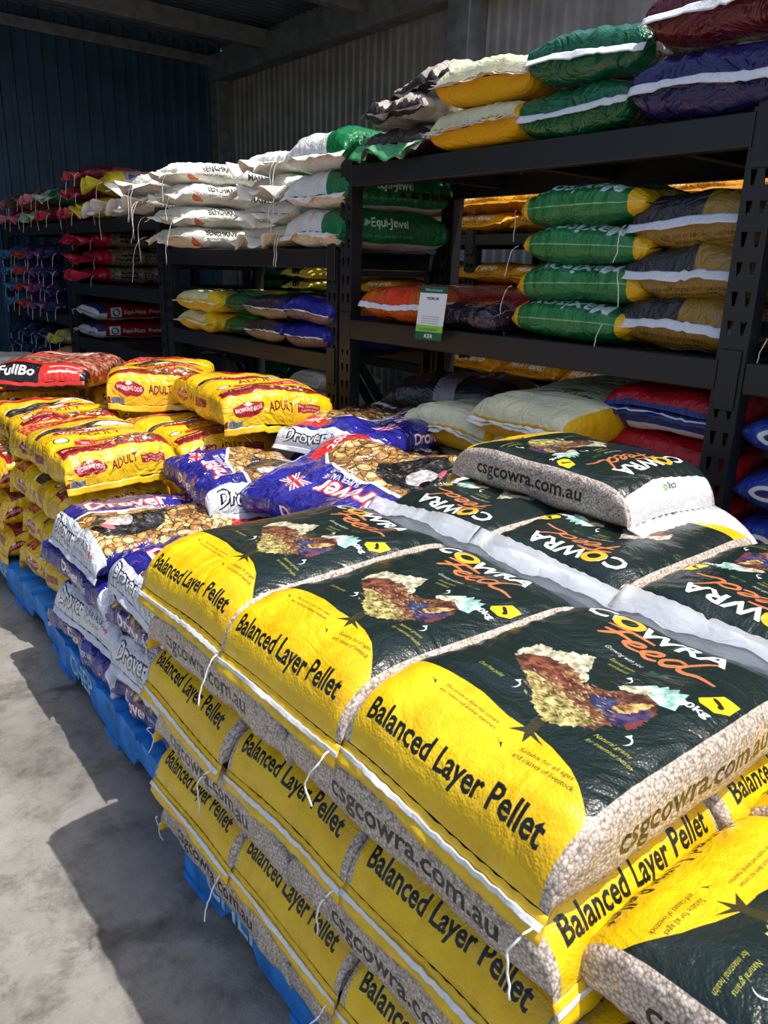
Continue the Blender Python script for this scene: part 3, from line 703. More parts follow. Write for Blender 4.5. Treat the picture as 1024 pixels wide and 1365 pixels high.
for sg in (1, -1):
    x = sg*S.P/4; u = sg*PI/2
    A.text('Drover', x+sg*.016, .18 if sg > 0 else .47, .040, (250, 250, 252), w=.16, rot=u, bold=0.024, edge=((190, 40, 50), .06))
    A.text('SUPER VALUE', x, .355 if sg > 0 else .295, .014, (240, 240, 246), w=.10, rot=u, bold=0.02); A.text('DOG FOOD', x+sg*.02, .355 if sg > 0 else .295, .012, (240, 240, 246), w=.08, rot=u)
    A.flag(x+sg*.02, .50 if sg > 0 else .14, .02, u)
MDR = bag_mat('blue_dog_food_print', A, .2, .6, .05, 1., cs=9.)
STY['drover'] = Style('drover', S, MDR, [dict(name='seam_flap', mat=flat((208, 212, 222)), length=.02, droop=1.2, amp=.004, end=0), dict(name='seam_flap', mat=flat((208, 212, 222)), length=.02, droop=1.0, amp=.006, end=1)], 4, 'dog food bag', 'dog_food_bag')
# --- simple designs: a base colour with bands and lettering, listed as drawing functions
def style(key, dims, base, draw, rough=.4, crumple=.35, fine=.15, coat=.25, fin=None, film=None, res=600, vary=None, nvar=3, noun='feed bag', sh=None, cs=11., oname='feed_bag'):
    S = Shape(*dims, **dict(dict(nu=46, nv=56), **(sh or {}))); A = Art(S.P, S.Lb, res, base)
    A.px[:, :, :3] *= (.9+.2*A.noise(.06, 4))[:, :, None]
    if draw: draw(A, S)
    STY[key] = Style(key, S, bag_mat(key+'_print', A, rough, crumple, fine, coat, film, cs), fin, nvar, noun, oname)
THR = lambda e=0, x=1, L=.14, s=0, **k: dict(name='thread', mat=M_THREAD, end=e, x=x, length=L, seed=s, **k)
TAPE = lambda e=0, off=.0, ln=.026, x1=1., droop=1.0, **k: dict(name='stitch_tape', mat=M_WHITE, length=ln, off=off, droop=droop, lift=.004, amp=.003, end=e, x1=x1, label='white stitched tape', **k)
MOUTH = lambda col, e=0, ln=.09, amp=.02, droop=.5, rough=.5, **k: dict(name='bag_mouth', mat=flat(col, rough, .1), length=ln, droop=droop, amp=amp, freq=6., end=e, **k)
CRE = (218, 214, 176)
def d_cream(A, S):
    a = S.P/4-.004; A.rect(-a, a, 0, .010, (226, 168, 14))
    A.rect(-S.P/2, -a, 0, S.Lb, (226, 168, 14)); A.rect(a-.06, S.P/2, 0, S.Lb, (226, 168, 14)); A.rect(-a, a, S.Lb-.07, S.Lb, (226, 168, 14))
    A.ell(0, .30, .045, .03, (50, 44, 20)); A.ell(0, .30, .041, .026, (214, 178, 40)); A.ell(.005, .30, .018, .012, (60, 52, 20))
    A.text('MITAVITE', .115, .27, .024, (40, 40, 30), w=.23, rot=PI, bold=0.01)
    A.text('100% EXTRUDED HORSE FEED', .10, .215, .008, (60, 60, 40), w=.20, rot=PI); A.text('20 KG', -.14, .12, .01, (60, 60, 40))
style('cream', (.44, .62, .145), CRE, d_cream, .5, .4, .2, .1, [MOUTH((214, 208, 190), 0, .035, .006, .15), TAPE(0, .004, .016, droop=.15)], sh=dict(sz=.5, p=10., hq=3., n=3.8, wr=.007, lump=.005))
def chaff(band, nm):
    def d(A, S):
        a = S.P/4
        A.px[:, :, 3] = 0
        A.rect(-a-.01, a+.01, 0, S.Lb, (208, 208, 208)); A.rect(-S.P/2, S.P/2, 0, .108, band); A.rect(-S.P/2, S.P/2, S.Lb-.17, S.Lb, band)
        A.text(nm, .15, .30, .05, (40, 42, 40), w=.26, rot=PI, bold=0.02, italic=.2); A.text('PREMIUM CHAFF', .14, .235, .02, (60, 90, 60), w=.22, rot=PI)
    return d
HAY = ((96, 84, 52), (176, 160, 104), 60.)
for key, band, nm in (('chaff_green', (10, 92, 56), 'Multi'), ('chaff_navy', (30, 26, 84), 'Multi'), ('chaff_maroon', (92, 14, 26), 'Multi')):
    style(key, (.42, .62, .15), (206, 206, 206), chaff(band, nm), .22, .6, .1, .7, [TAPE(0, .0, .026, 1.06, .9), TAPE(1, .0, .026, 1., .9)], film=HAY, sh=dict(sz=.5, p=9., hq=2.8, n=3.6, wr=.010, lump=.005), cs=9.)
def d_maxi(A, S):
    g = (20, 104, 52); A.rect(-S.P/2, S.P/2, 0, .075, (232, 178, 24)); A.rect(-S.P/2, S.P/2, S.Lb-.085, S.Lb, (232, 178, 24))
    A.text('Maxisoy', -.145, .10, .058, (206, 214, 214), w=.33, rot=PI/2, bold=0.024, italic=.15); A.text('HIGH PROTEIN MEAL', -.10, .14, .014, (200, 205, 200), w=.2, rot=PI/2)
    for sg in (1, -1): A.rect(sg*S.P/4-.035, sg*S.P/4+.035, .075, S.Lb-.085, (44, 122, 62))
    for sg in (1, -1): A.rect(sg*S.P/4-.0012, sg*S.P/4+.0012, .0, S.Lb, (190, 214, 180))
    a, b = .0, .035
    A.poly([(a-.05, b), (a-.02, b+.02), (a+.01, b+.016), (a+.035, b+.030), (a+.05, b+.02), (a+.03, b+.006), (a+.01, b-.01), (a+.015, b-.028), (a, b-.012), (a-.03, b-.008), (a-.045, b-.026)], (196, 202, 208))
    b = S.Lb-.04; A.poly([(a-.05, b), (a-.02, b+.02), (a+.01, b+.016), (a+.035, b+.030), (a+.05, b+.02), (a+.03, b+.006), (a+.01, b-.01), (a+.015, b-.028), (a, b-.012), (a-.03, b-.008), (a-.045, b-.026)], (196, 202, 208))
style('maxi', (.40, .50, .135), (20, 104, 52), d_maxi, .3, .5, .15, .5, [THR(0, 1, .16, 2), THR(1, -1, .12, 5)], sh=dict(sz=.45, p=4., wr=.012, ew=.8), nvar=4)
def d_gold(A, S):
    G = (150, 116, 44); A.rect(-S.P/4-.03, .02, 0, .42, (46, 46, 48)); A.rect(.02, S.P/4, 0, .42, G)
    A.rect(-S.P/2, -S.P/4, 0, S.Lb, G); A.rect(S.P/4, S.P/2, 0, S.Lb, G); A.rect(S.P/4-.02, S.P/4+.03, .03, S.Lb, (40, 40, 42)); A.ell(.09, .17, .028, .016, (40, 36, 26))
    A.under('KEEP OUT OF REACH OF CHILDREN', -.10, .050, .010, (50, 36, 16), w=.22); A.under('NOT FOR HUMAN CONSUMPTION', -.06, .066, .008, (50, 36, 16), w=.15)
    A.urect(-.10, .10, .085, .115, (224, 224, 220)); A.urect(-.10, -.02, .085, .112, (206, 84, 30)); A.under('20KG', .0, .11, .018, (40, 36, 30), w=.08, bold=0.02)
style('gold', (.40, .62, .155), (142, 112, 48), d_gold, .24, .5, .1, .7, [TAPE(0, .0, .030, 1.04, .9), THR(0, -1, .12, 1)], sh=dict(sz=.5, p=8., hq=2.6, wr=.009, n=3.2))
def d_red(A, S):
    A.rect(-S.P/2, S.P/2, 0, .20, (190, 84, 22)); A.rect(-.07, .10, 0, .2, (214, 62, 34)); A.rect(-S.P/4, S.P/4, .2, S.Lb, (160, 32, 30)); A.rect(-.12, .12, .28, .40, (226, 220, 210))
    A.text('COMPLETE', -.11, .32, .03, (150, 30, 30), w=.2, bold=0.02)
    for sg in (1, -1): A.rect(sg*S.P/4-.02, sg*S.P/4-.012, .02, S.Lb, (235, 225, 215))
style('red_orange', (.44, .60, .15), (178, 64, 28), d_red, .25, .5, .1, .6, [TAPE(0, .0, .026, .95, .9)], sh=dict(sz=.5, p=8., hq=2.7, n=3.5))
style('purple', (.30, .36, .10), (46, 32, 48), lambda A, S: A.rect(-S.P/2, S.P/2, .05, .053, (180, 176, 190)), .12, .8, .05, 1., [THR(0, 1, .1, 4)], sh=dict(sz=.3, p=4., wr=.010), cs=7.)
def d_ker(A, S):
    W_ = (222, 222, 218); a = S.P/4
    A.poly([(-S.P/2, 0), (.10, 0), (.06, .12), (.03, S.Lb), (-a+.03, S.Lb), (-a+.03, .12), (-S.P/2, .10)], W_)
    for sg in (1, -1):
        x = sg*a; u = sg*PI/2; A.text('Equi-Jewel', x-sg*.01, .24 if sg > 0 else .50, .036, (240, 245, 240), w=.22, rot=u, bold=0.024); A.text('KER', x-sg*.01, .14 if sg > 0 else .60, .022, (200, 220, 205), w=.045, rot=u, bold=0.01)
        A.poly([(x-sg*.01, .20), (x-sg*.045, .215), (x-sg*.02, .235)], (180, 215, 190)); A.text('Stabilised rice bran with high-fat energy', x+sg*.035, .13 if sg > 0 else .62, .014, (150, 200, 165), w=.36, rot=u, italic=.3)
    A.rect(a+.068, S.P/2, 0, S.Lb, (205, 206, 208)); A.rect(-S.P/2, -a-.068, 0, S.Lb, (205, 206, 208))
    A.text('Equi-Jewel', -.12, .3, .04, (20, 110, 60), w=.24, bold=0.02)
style('ker', (.46, .66, .178), (14, 112, 60), d_ker, .35, .5, .15, .3, [MOUTH((226, 222, 212), 0, .035, .009, .5), THR(0, -1, .16, 2)], sh=dict(sz=.35, p=6., hq=2.4, wr=.014, n=3.1))
def d_bench(tint):
    def d(A, S):
        a = S.P/4
        if tint: A.rect(-S.P/2, S.P/2, .10, S.Lb, tint)
        for sg in (1, -1):
            x = sg*a; u = sg*PI/2
            A.text('BENCHMARK', x-sg*.012, .17 if sg > 0 else .55, .034, (34, 34, 36), w=.21, rot=u, bold=0.024); A.text('PREMIUM FEEDS', x+sg*.014, .17 if sg > 0 else .55, .012, (70, 70, 70), w=.14, rot=u)
            A.text('SUPER', x-sg*.02, .44 if sg > 0 else .24, .028, (50, 50, 50), w=.12, rot=u, bold=0.024); A.text('MASH', x+sg*.018, .44 if sg > 0 else .24, .030, (40, 40, 40), w=.12, rot=u, bold=0.024)
            if not tint: A.poly([(x+sg*.0, .08), (x+sg*.035, .08), (x+sg*.06, .15), (x+sg*.045, .15)], (214, 120, 70)); A.poly([(x+sg*.035, .08), (x+sg*.07, .11), (x+sg*.06, .15)], (200, 90, 50))
            for q in range(9): A.rect(x-sg*.06, x+sg*.06, .40+q*.03, .405+q*.03, (190, 190, 180), op=.4)
    return d
PAPER = dict(sz=.45, p=3.8, wr=.016, n=2.8, ew=.92)
style('bench', (.44, .64, .125), (226, 224, 212), d_bench(None), .62, .45, .2, .0, [MOUTH((226, 220, 204), 0, .06, .015, .35, .7, rag=.25), THR(0, -1, .30, 1, o=2.), THR(0, 1, .18, 3, o=2.)], sh=PAPER)
style('bench_green', (.42, .64, .125), (222, 222, 212), d_bench((190, 214, 192)), .62, .45, .2, .0, [MOUTH((222, 218, 206), 0, .10, .026, .35, .7, rag=.2), THR(0, 1, .16, 2, o=2.)], sh=PAPER)
style('paper', (.42, .62, .13), (222, 216, 202), lambda A, S: A.text('STUD MIX', -.1, .3, .03, (90, 90, 90), w=.2), .65, .55, .25, .0, [MOUTH((226, 220, 208), 0, .12, .034, .2, .7, rag=.3), THR(0, 1, .26, 6, o=3.)], sh=PAPER)
def d_yblue(A, S):
    A.rect(-S.P/2, S.P/2, .16, .5, (170, 160, 150)); 
    for sg in (1, -1):
        x = sg*S.P/4; A.rect(x-.05, x+.06, .17, S.Lb, (40, 60, 140)); A.text('LAYER', x-sg*-.02, .22 if sg > 0 else .5, .03, (230, 230, 240), w=.12, rot=sg*PI/2, bold=0.02)
    A.rect(-.1, .1, .2, .45, (178, 150, 130)); A.rect(-S.P/2, S.P/2, 0, .15, (222, 200, 40))
style('yellow_blue', (.40, .62, .15), (150, 150, 150), d_yblue, .3, .55, .1, .5, [MOUTH((226, 206, 50), 0, .09, .03, .2, rag=.2), THR(0, 1, .14, 1)], sh=PAPER)
def d_open(A, S):
    A.rect(-S.P/4, S.P/4, .12, S.Lb, (190, 186, 178)); A.rect(-S.P/2, S.P/2, 0, .06, (60, 52, 50)); A.text('BREEDER', -.12, .25, .04, (70, 60, 56), w=.22)
style('dark_open', (.42, .62, .125), (58, 44, 44), d_open, .4, .7, .2, .3, [MOUTH((60, 140, 84), 0, .075, .018, .75, rag=.15), MOUTH((206, 210, 204), 0, .05, .016, .95)], sh=dict(PAPER, lump=.014), cs=8.)
style('grey_open', (.42, .60, .125), (178, 168, 154), lambda A, S: (A.rect(-S.P/2, S.P/2, 0, .035, (54, 44, 42)), A.rect(-.1, .1, .2, .4, (168, 160, 150))), .5, .8, .25, .1, [MOUTH((70, 60, 58), 0, .03, .01, .5)], sh=dict(PAPER, lump=.014, wr=.02), cs=7.)
def d_bara(A, S):
    A.rect(-S.P/4, S.P/4, .30, .40, (140, 130, 130)); A.text('BARASTOC', -.15, .33, .036, (120, 26, 30), w=.30, bold=0.024); A.rect(-S.P/4, S.P/4, .42, .56, (46, 46, 54)); A.text('Fibre', -.13, .50, .03, (226, 226, 226), w=.12, bold=0.02); A.text('MASTER', -.13, .45, .03, (226, 226, 226), w=.2, bold=0.02)
style('barastoc', (.50, .66, .17), (40, 32, 32), d_bara, .3, .5, .12, .6, [MOUTH((206, 208, 206), 0, .07, .012, .6), MOUTH((20, 96, 54), 0, .10, .012, .75)], sh=dict(sz=.35, p=4.))
def d_bio(A, S):
    R_, B_ = (176, 22, 30), (34, 54, 132); A.rect(-S.P/2, S.P/2, 0, .05, B_)
    A.rect(-S.P/4, S.P/4, .018, .06, R_); A.urect(-.15, .13, 0, .07, B_); A.urect(-.14, .13, .045, .075, (214, 214, 216))
    A.ell(.02, .30, .15, .085, (240, 240, 240)); A.ell(.02, .30, .14, .078, (40, 44, 60)); A.ell(.02, .30, .135, .073, (226, 228, 230)); A.ell(.02, .305, .09, .035, (40, 50, 110)); A.text('Premium', -.05, .255, .02, (176, 22, 30), w=.13, italic=.3)
    A.text('BioMare', -.05, .295, .02, (240, 240, 246), w=.13, bold=0.02)
style('bio_red', (.46, .62, .16), (176, 22, 30), d_bio, .35, .4, .15, .4, [dict(name='stitch_tape', mat=M_WHITE, length=.006, off=.012, droop=.9, lift=.003, amp=.002, end=0), dict(name='seam_flap', mat=flat((28, 38, 96)), length=.03, droop=.9, amp=.003, end=0)], sh=dict(sz=.5, p=8., hq=2.7, n=3.6))
def d_biob(A, S):
    for sg in (1, -1):
        x = sg*S.P/4; u = sg*PI/2
        A.text('BioMare Cubes', x-sg*.01, .19 if sg > 0 else .45, .042, (240, 240, 246), w=.30, rot=u, bold=0.024, italic=.1); A.text('BREEDING', x+sg*.045, .24 if sg > 0 else .42, .026, (225, 228, 240), w=.2, rot=u, bold=0.02, italic=.2)
        A.ell(x, .13 if sg > 0 else .52, .05, .026, (236, 236, 240), u); A.ell(x, .13 if sg > 0 else .52, .03, .012, (40, 50, 120), u)
    A.rect(-.08, .08, 0, S.Lb, (186, 26, 34)); A.rect(-S.P/2, S.P/2, 0, .05, (30, 46, 120))
style('bio_blue', (.44, .62, .15), (38, 66, 158), d_biob, .32, .4, .15, .5, [dict(name='seam_flap', mat=flat((30, 46, 120)), length=.03, droop=.9, amp=.003, end=0)], sh=dict(sz=.5, p=5.))
def d_orange(A, S):
    O_ = (224, 150, 16); A.text('MEAT BIRD', -.15, .03, .034, (244, 240, 226), w=.26, bold=0.024); A.text('HIGH PROTEIN CRUMBLE', -.11, .008, .010, (70, 40, 10), w=.2)
    A.ell(-.08, .12, .05, .03, (90, 60, 16)); A.text('MEAT BIRD', -.15, .30, .05, (244, 240, 226), w=.3, bold=0.024)
    for sg in (1, -1): A.text('MEAT BIRD', sg*S.P/4+sg*.01, .15 if sg > 0 else .45, .03, (110, 60, 14), w=.22, rot=sg*PI/2, bold=0.02)
style('orange', (.42, .60, .12), (224, 150, 16), d_orange, .3, .5, .12, .5, [dict(name='seam_flap', mat=flat((206, 136, 14)), length=.022, droop=.6, amp=.004, end=0)], sh=dict(sz=.4, p=4.5))
def d_text(lines):
    def d(A, S):
        for tx, a, b, h, col, wd in lines: A.text(tx, a, b, h, col, w=wd, bold=0.02)
    return d
style('dark_green_pack', (.40, .5, .09), (14, 66, 40), d_text([('COUNTRY', -.1, .05, .02, (120, 160, 120), .18)]), .3, .5, .1, .5, [], sh=dict(sz=.4))
style('straw_pack', (.40, .5, .09), (206, 182, 60), d_text([('LAYER MASH', -.14, .05, .018, (90, 70, 20), .24)]), .35, .5, .1, .4, [MOUTH((214, 194, 80), 0, .02, .004, .6)], sh=dict(sz=.4))
style('white_sack', (.42, .60, .15), (206, 204, 198), d_text([('STUD 20KG', -.1, .05, .024, (90, 96, 100), .2)]), .5, .4, .25, .1, [MOUTH((214, 212, 206), 0, .02, .006, .8)], sh=dict(sz=.4))
def d_stock(A, S):
    A.px[:, :, 3] = 0
    A.rect(-S.P/2, S.P/2, 0, .13, (176, 30, 54)); A.rect(-.07, .07, 0, S.Lb, (146, 24, 40)); A.rect(S.P/2-.07, S.P/2, 0, S.Lb, (146, 24, 40))
    for sg in (1, -1):
        x = sg*S.P/4; u = sg*PI/2; A.poly([(x-.022, .20), (x+.022, .20), (x+.022, .34), (x-.022, .34)], (24, 24, 24)); A.text('NATURAL', x+sg*.01, .205 if sg > 0 else .335, .02, (190, 180, 150), w=.13, rot=u, bold=0.01)
        A.text('STOCK', x+sg*.018, .38 if sg > 0 else .20, .036, (40, 34, 30), w=.19, rot=u, bold=0.02)
style('stock', (.42, .64, .13), (176, 30, 54), d_stock, .2, .5, .1, .8, [MOUTH((190, 34, 60), 0, .13, .03, .1, .3, rag=.3, flare=-.3), THR(0, 1, .09, 1), THR(0, -1, .09, 3)], film=((110, 96, 78), (178, 160, 134), 90.), sh=PAPER)
def d_equi(A, S):
    a = S.P/4; A.rect(-S.P/2, S.P/2, 0, .11, (36, 50, 96)); A.rect(-S.P/2, -a, 0, .11, (210, 208, 206)); A.rect(a, S.P/2, 0, .11, (210, 208, 206))
    A.poly([(-S.P/2, 0), (S.P/2, 0), (S.P/2, .04), (-S.P/2, .04)], (210, 208, 206))
    for sg in (1, -1):
        x = sg*a; u = sg*PI/2; b = .14 if sg > 0 else S.Lb-.14
        A.rect(x-.040, x+.040, b-(0 if sg > 0 else .085), b+(.085 if sg > 0 else 0), (205, 205, 205)); A.ell(x, b+sg*.042, .03, .03, (70, 90, 120)); A.ell(x, b+sg*.042, .022, .016, (205, 205, 205), .5)
        A.text('Equi-Nutz  Premium', x+sg*.014, b+sg*.105, .030, (228, 222, 220), w=.36, rot=u, bold=0.02)
    A.text('Equi-Nutz', -.06, .15, .05, (226, 222, 220), w=.3, rot=PI/2, bold=0.02); A.rect(S.P/4+.055, S.P/4+.075, .11, S.Lb, (200, 196, 196))
style('equi', (.42, .66, .14), (134, 18, 26), d_equi, .35, .4, .15, .4, [MOUTH((206, 204, 200), 0, .04, .008, .1), THR(0, -1, .05, 1)], sh=dict(sz=.45, p=4.))
for key, c1, c2 in (('maroon_tied', (110, 24, 34), (176, 60, 70)), ('pink_tied', (160, 34, 76), (206, 120, 140)), ('olive_tied', (150, 134, 40), (90, 84, 60)), ('green_tied', (20, 110, 62), (160, 190, 160)), ('blue_tied', (24, 94, 150), (60, 110, 150)), ('violet_tied', (60, 26, 84), (110, 60, 110)), ('navy_tied', (20, 24, 58), (44, 48, 84)), ('straw_tied', (176, 160, 110), (200, 184, 80)), ('redblue_tied', (44, 50, 104), (170, 60, 60))):
    def d_(A, S, c2=c2):
        A.poly([(-.1, 0), (.02, 0), (.08, .14), (-.04, .16)], c2); A.rect(-S.P/2, S.P/2, .25, .45, c2); A.rect(-.2, -.1, 0, .1, tuple(min(255, x+40) for x in c2))
    style(key, (.36, .60, .14), c1, d_, .3, .6, .15, .5, [MOUTH(tuple(min(255, int(x*1.15)) for x in c2), 0, .075, .028, .3, .35, rag=.3, flare=-.25), THR(0, 1, .12, 1, o=1.5, r=.0024), THR(0, -.4, .15, 4, o=1.5, r=.0024)], sh=PAPER)
def d_fulbo(A, S):
    pr = A.noise(.02, 4); A.rect(-S.P/4, S.P/4, .13, S.Lb, A.grad(pr, [(.25, (60, 30, 24)), (.5, (150, 84, 66)), (.8, (206, 160, 130))]))
    A.rect(-S.P/2, S.P/2, 0, .11, (22, 20, 22)); A.text('FullBo', -.17, .03, .05, (244, 244, 240), w=.17, bold=0.024); A.rect(.02, .22, 0, .11, (214, 50, 40)); A.rect(.06, .2, .04, .055, (240, 220, 210)); A.rect(.06, .2, .08, .09, (240, 220, 210))
    A.rect(-.2, .2, .34, .37, (226, 70, 54)); A.rect(-.15, .12, .40, .50, (226, 218, 206)); A.text('FullBo', -.13, .42, .06, (30, 26, 26), w=.22, bold=0.024); A.rect(-.22, -.02, .52, .62, (206, 40, 36))
style('fulbo', (.48, .62, .15), (186, 36, 34), d_fulbo, .22, .5, .08, .8, [dict(name='seam_flap', mat=flat((180, 40, 36)), length=.02, droop=1., amp=.003, end=0)], noun='dog food bag', oname='dog_food_bag')
def d_navy(A, S):
    A.rect(-S.P/4, S.P/4, .05, S.Lb, (40, 40, 46)); A.rect(-S.P/2, -S.P/4-.01, 0, .06, (140, 124, 100)); A.rect(S.P/4+.01, S.P/2, 0, .06, (140, 124, 100)); A.rect(.16, S.P/4+.01, 0, S.Lb, (28, 32, 104)); A.text('RUMINANT', -.1, .3, .04, (150, 150, 160), w=.24)
style('charcoal', (.42, .62, .125), (50, 46, 56), d_navy, .35, .4, .15, .4, [TAPE(0, .0, .006, 1.03, .6), ], sh=dict(sz=.48, p=8., hq=2.6, n=3.5))
def d_blor(A, S):
    A.rect(-.06, .25, .16, S.Lb, (214, 132, 30)); A.rect(-S.P/2, -S.P/4-.01, 0, .06, (120, 96, 96)); A.rect(S.P/4+.01, S.P/2, 0, .06, (120, 96, 96)); A.ell(-.05, .15, .05, .03, (214, 132, 30))
style('blue_orange', (.42, .62, .125), (34, 40, 140), d_blor, .35, .4, .15, .4, [TAPE(0, .0, .006, 1.03, .6)], sh=dict(sz=.48, p=8., hq=2.6, n=3.5))
def d_grye(A, S):
    A.poly([(-.2, .1), (.2, .18), (.2, .30), (-.2, .24)], (232, 204, 30)); A.poly([(-.2, .36), (.2, .42), (.2, .56), (-.2, .5)], (224, 232, 220)); A.ell(.05, .48, .07, .04, (70, 170, 60)); A.rect(-S.P/2, S.P/2, 0, .07, (40, 84, 44)); A.rect(.1, .2, 0, .08, (220, 150, 40))
style('green_yellow', (.36, .62, .125), (56, 150, 60), d_grye, .35, .4, .15, .4, [MOUTH((60, 100, 60), 0, .02, .004, .8)], sh=dict(sz=.45, p=5.))
def d_yc(A, S):
    a = S.P/4-.03; A.rect(-S.P/2, -a-.02, 0, S.Lb, (228, 186, 30)); A.rect(a-.12, S.P/2, 0, S.Lb, (228, 190, 34)); A.rect(-a, a-.12, .24, .40, (60, 56, 44)); A.rect(-a, a-.12, .0, .012, (228, 186, 30))
    A.rect(-a-.02, a-.12, .045, .24, (216, 210, 160))
style('yellow_cream', (.50, .62, .12), (216, 210, 160), d_yc, .45, .4, .15, .2, [MOUTH((226, 222, 196), 0, .03, .004, .1)], sh=dict(sz=.5, p=9., hq=2.8, n=3.6))

# ------------------------------------------------------------------ the stacks on the pallets
Z0, HL = .150, .1155
CX = (-1.272, -.918, -.556)
COLW = ['far', 'middle', 'near']
G1 = None
for k in range(6):
    z = Z0+k*HL; lay = pos_word(k, 6)
    if k % 2:
        for c, x in enumerate(CX):
            sc = (.93, 1, 1) if c < 2 else (.97, 1, 1)
            bag(STY['pellet'], x, .835+.004*((c+k) % 3-1), z, (k*7+c*5) % 3-1, 'pellet bag, yellow end to aisle, %s layer, front stack, %s column' % (lay, COLW[c]), 'layer pellet bags of the front stack', var=(k+c) % 4, sc=sc)
            bag(STY['pellet'], x+.01, 1.435, z, 180+(k*5+c*3) % 3-1, 'pellet bag, yellow end to rack, %s layer, front stack, %s column' % (lay, COLW[c]), 'layer pellet bags of the front stack', var=(k+c+1) % 4, sc=sc)
    else:
        for r, y in enumerate((.735, 1.105, 1.475)):
            rw = ['aisle row', 'middle row', 'rack-side row'][r]
            bag(STY['pellet'], -1.165, y, z, -90, 'lengthwise pellet bag, %s layer, front stack, far half, %s' % (lay, rw), 'layer pellet bags of the front stack', var=(k+r) % 4, sc=(.96, .96, 1))
            bag(STY['pellet'], -.635, y, z, 90, 'lengthwise pellet bag, %s layer, front stack, near half, %s' % (lay, rw), 'layer pellet bags of the front stack', var=(k+r+2) % 4, sc=(.96, .96, 1))
bag(STY['pellet_top'], -1.165, 1.60, Z0+6*HL-.004, -92, 'single pellet bag lying on top of the front stack beside the rack', None, var=0, sc=(.92, 1, 1))
for k in range(5):
    lay = pos_word(k, 5)
    for r, y in enumerate((.785, 1.16, 1.535)):
        for c, x in enumerate((-.11, .45)):
            if c and r == 1 and k < 4: continue
            bag(STY['pellet'], x, y, Z0+k*.114, -90, 'pellet bag in low corner stack, %s layer, %s row, %s end' % (lay, ['aisle', 'middle', 'rack-side'][r], ['yellow', 'camera'][c]), 'layer pellet bags of the low corner stack', var=(k+r+c) % 4, sc=(.96, .97, .96))
# blue and white dog food
DR = STY['drover']; GD = 'blue and white dog food bags'
dz = .117
for k in range(4):
    lay = pos_word(k, 4); z = Z0+k*dz
    if k % 2:
        for c, x in enumerate((-2.30, -1.80)):
            for r, y in enumerate((.985, 1.56)):
                bag(DR, x, y, z, (0 if r == 0 else 180)+(-3, 4, 2, -2)[(k+c+r) % 4], 'blue dog food bag, white lettered end, %s layer, %s column, %s row' % (lay, ['left', 'right'][c], ['aisle', 'rack-side'][r]), GD, var=(k+c) % 4)
    else:
        for c, x in enumerate((-2.345, -1.755)):
            for r, y in enumerate((.865, 1.30, 1.66)):
                bag(DR, x, y, z, -90 if c else 90, 'lengthwise blue dog food bag, %s layer, %s half, %s row' % (lay, ['left', 'right'][c], ['aisle', 'middle', 'rack-side'][r]), GD, var=(k+c+r) % 4, sc=(.86, .96, 1))
zt = Z0+4*dz
bag(DR, -1.88, 1.46, zt+.035, 99, 'blue dog food bag, big kibble and dog picture upward, beside pellet bags', None, var=0, sc=(1.12, 1.10, 1.0), ry=-.20)
bag(DR, -2.36, 1.28, zt-.015, 82, 'blue dog food bag with flag, tucked between yellow stack and kibble bag', None, var=2, sc=(.86, .86, 1))
bag(DR, -2.34, 1.86, zt+.105, 200, 'dog food bag showing its white lettered end, topmost behind the kibble bag', None, var=3, sc=(1.05, 1, .95))
bag(DR, -2.3, 1.86, zt, 90, 'blue dog food bag under the topmost white-ended one, rack side', None, var=1, sc=(.9, 1, 1))
# yellow dog food
DG = STY['dog']; GY = 'yellow dog food bags'
zl = [.15, .305, .46, .615]
for k in range(4):
    lay = pos_word(k, 4); z = zl[k]; dzs = .96
    for r, y in enumerate((.965, 1.405)):
        jog = (.0, .02, -.02, .01)[k]
        bag(DG, -2.97+jog-(.03 if r else 0), y+(.01 if k == 3 and r == 0 else 0), z, 90+(3, -2, 2, 1)[(k+r) % 4], 'yellow dog food bag, lettered end to right, %s layer, %s row' % (lay, ['aisle', 'rack-side'][r]), GY, var=(k+r) % 4, sc=(.96, .96, dzs if r == 0 or k < 3 else .85))
    if k < 3:
        for c, x in enumerate((-3.55,)):
            bag(DG, x, 1.03, z, 2-c*3, 'yellow dog food bag with end to the aisle, %s layer, far half' % lay, GY, var=(k+2) % 4, sc=(.96, .98, dzs)); bag(DG, x, 1.60, z, 180, 'yellow dog food bag far half of stack, %s layer, rack side' % lay, GY, var=k % 4, sc=(.96, .85, dzs))
bag(DG, -3.55, 1.02, .612, 92, 'yellow dog food bag lying behind big front one, red panel showing, far left', None, var=2, sc=(.98, .9, .96))
bag(DG, -2.86, 1.60, .765, 83, 'yellow dog food bag on top of stack nearest the racks, end lettering to the right', None, var=0, sc=(1.06, 1, 1.02), ry=.05)
bag(DG, -3.44, 1.56, .60, 92, 'yellow dog food bag under the crumpled top one, rack side of the stack', None, var=3, sc=(.95, .85, 1))
bag(DG, -3.50, 1.52, .765, 62, 'crumpled yellow dog food bag on top at the back, round logo on its side', None, var=1, sc=(1, .95, 1.0))
for k in range(4):
    bag(DG, -4.4, 1.1, zl[k], 90, 'yellow dog food bag hidden under red and black bag, %s layer' % pos_word(k, 4), 'yellow bags hidden behind the left stack', var=k, sc=(.96, .98, 1))
    bag(DG, -4.4, 1.6, zl[k], 90, 'yellow dog food bag behind the far left stack, rack side, %s layer' % pos_word(k, 4), 'yellow bags hidden behind the left stack', var=3-k, sc=(.96, .98, 1))
bag(STY['fulbo'], -4.06, 1.22, .775, 50, 'red and black dog food bag on the far left stack with white lettering', None, var=0)
bag(STY['fulbo'], -4.25, .80, .775, 70, 'red bag at the left edge, in front of the red and black bag', None, var=1, sc=(.7, .8, .7))
pallet(-6.4, -5.25, .95, 2.0, 'far blue pallet with white printed sacks, left edge of photo', 0, False)
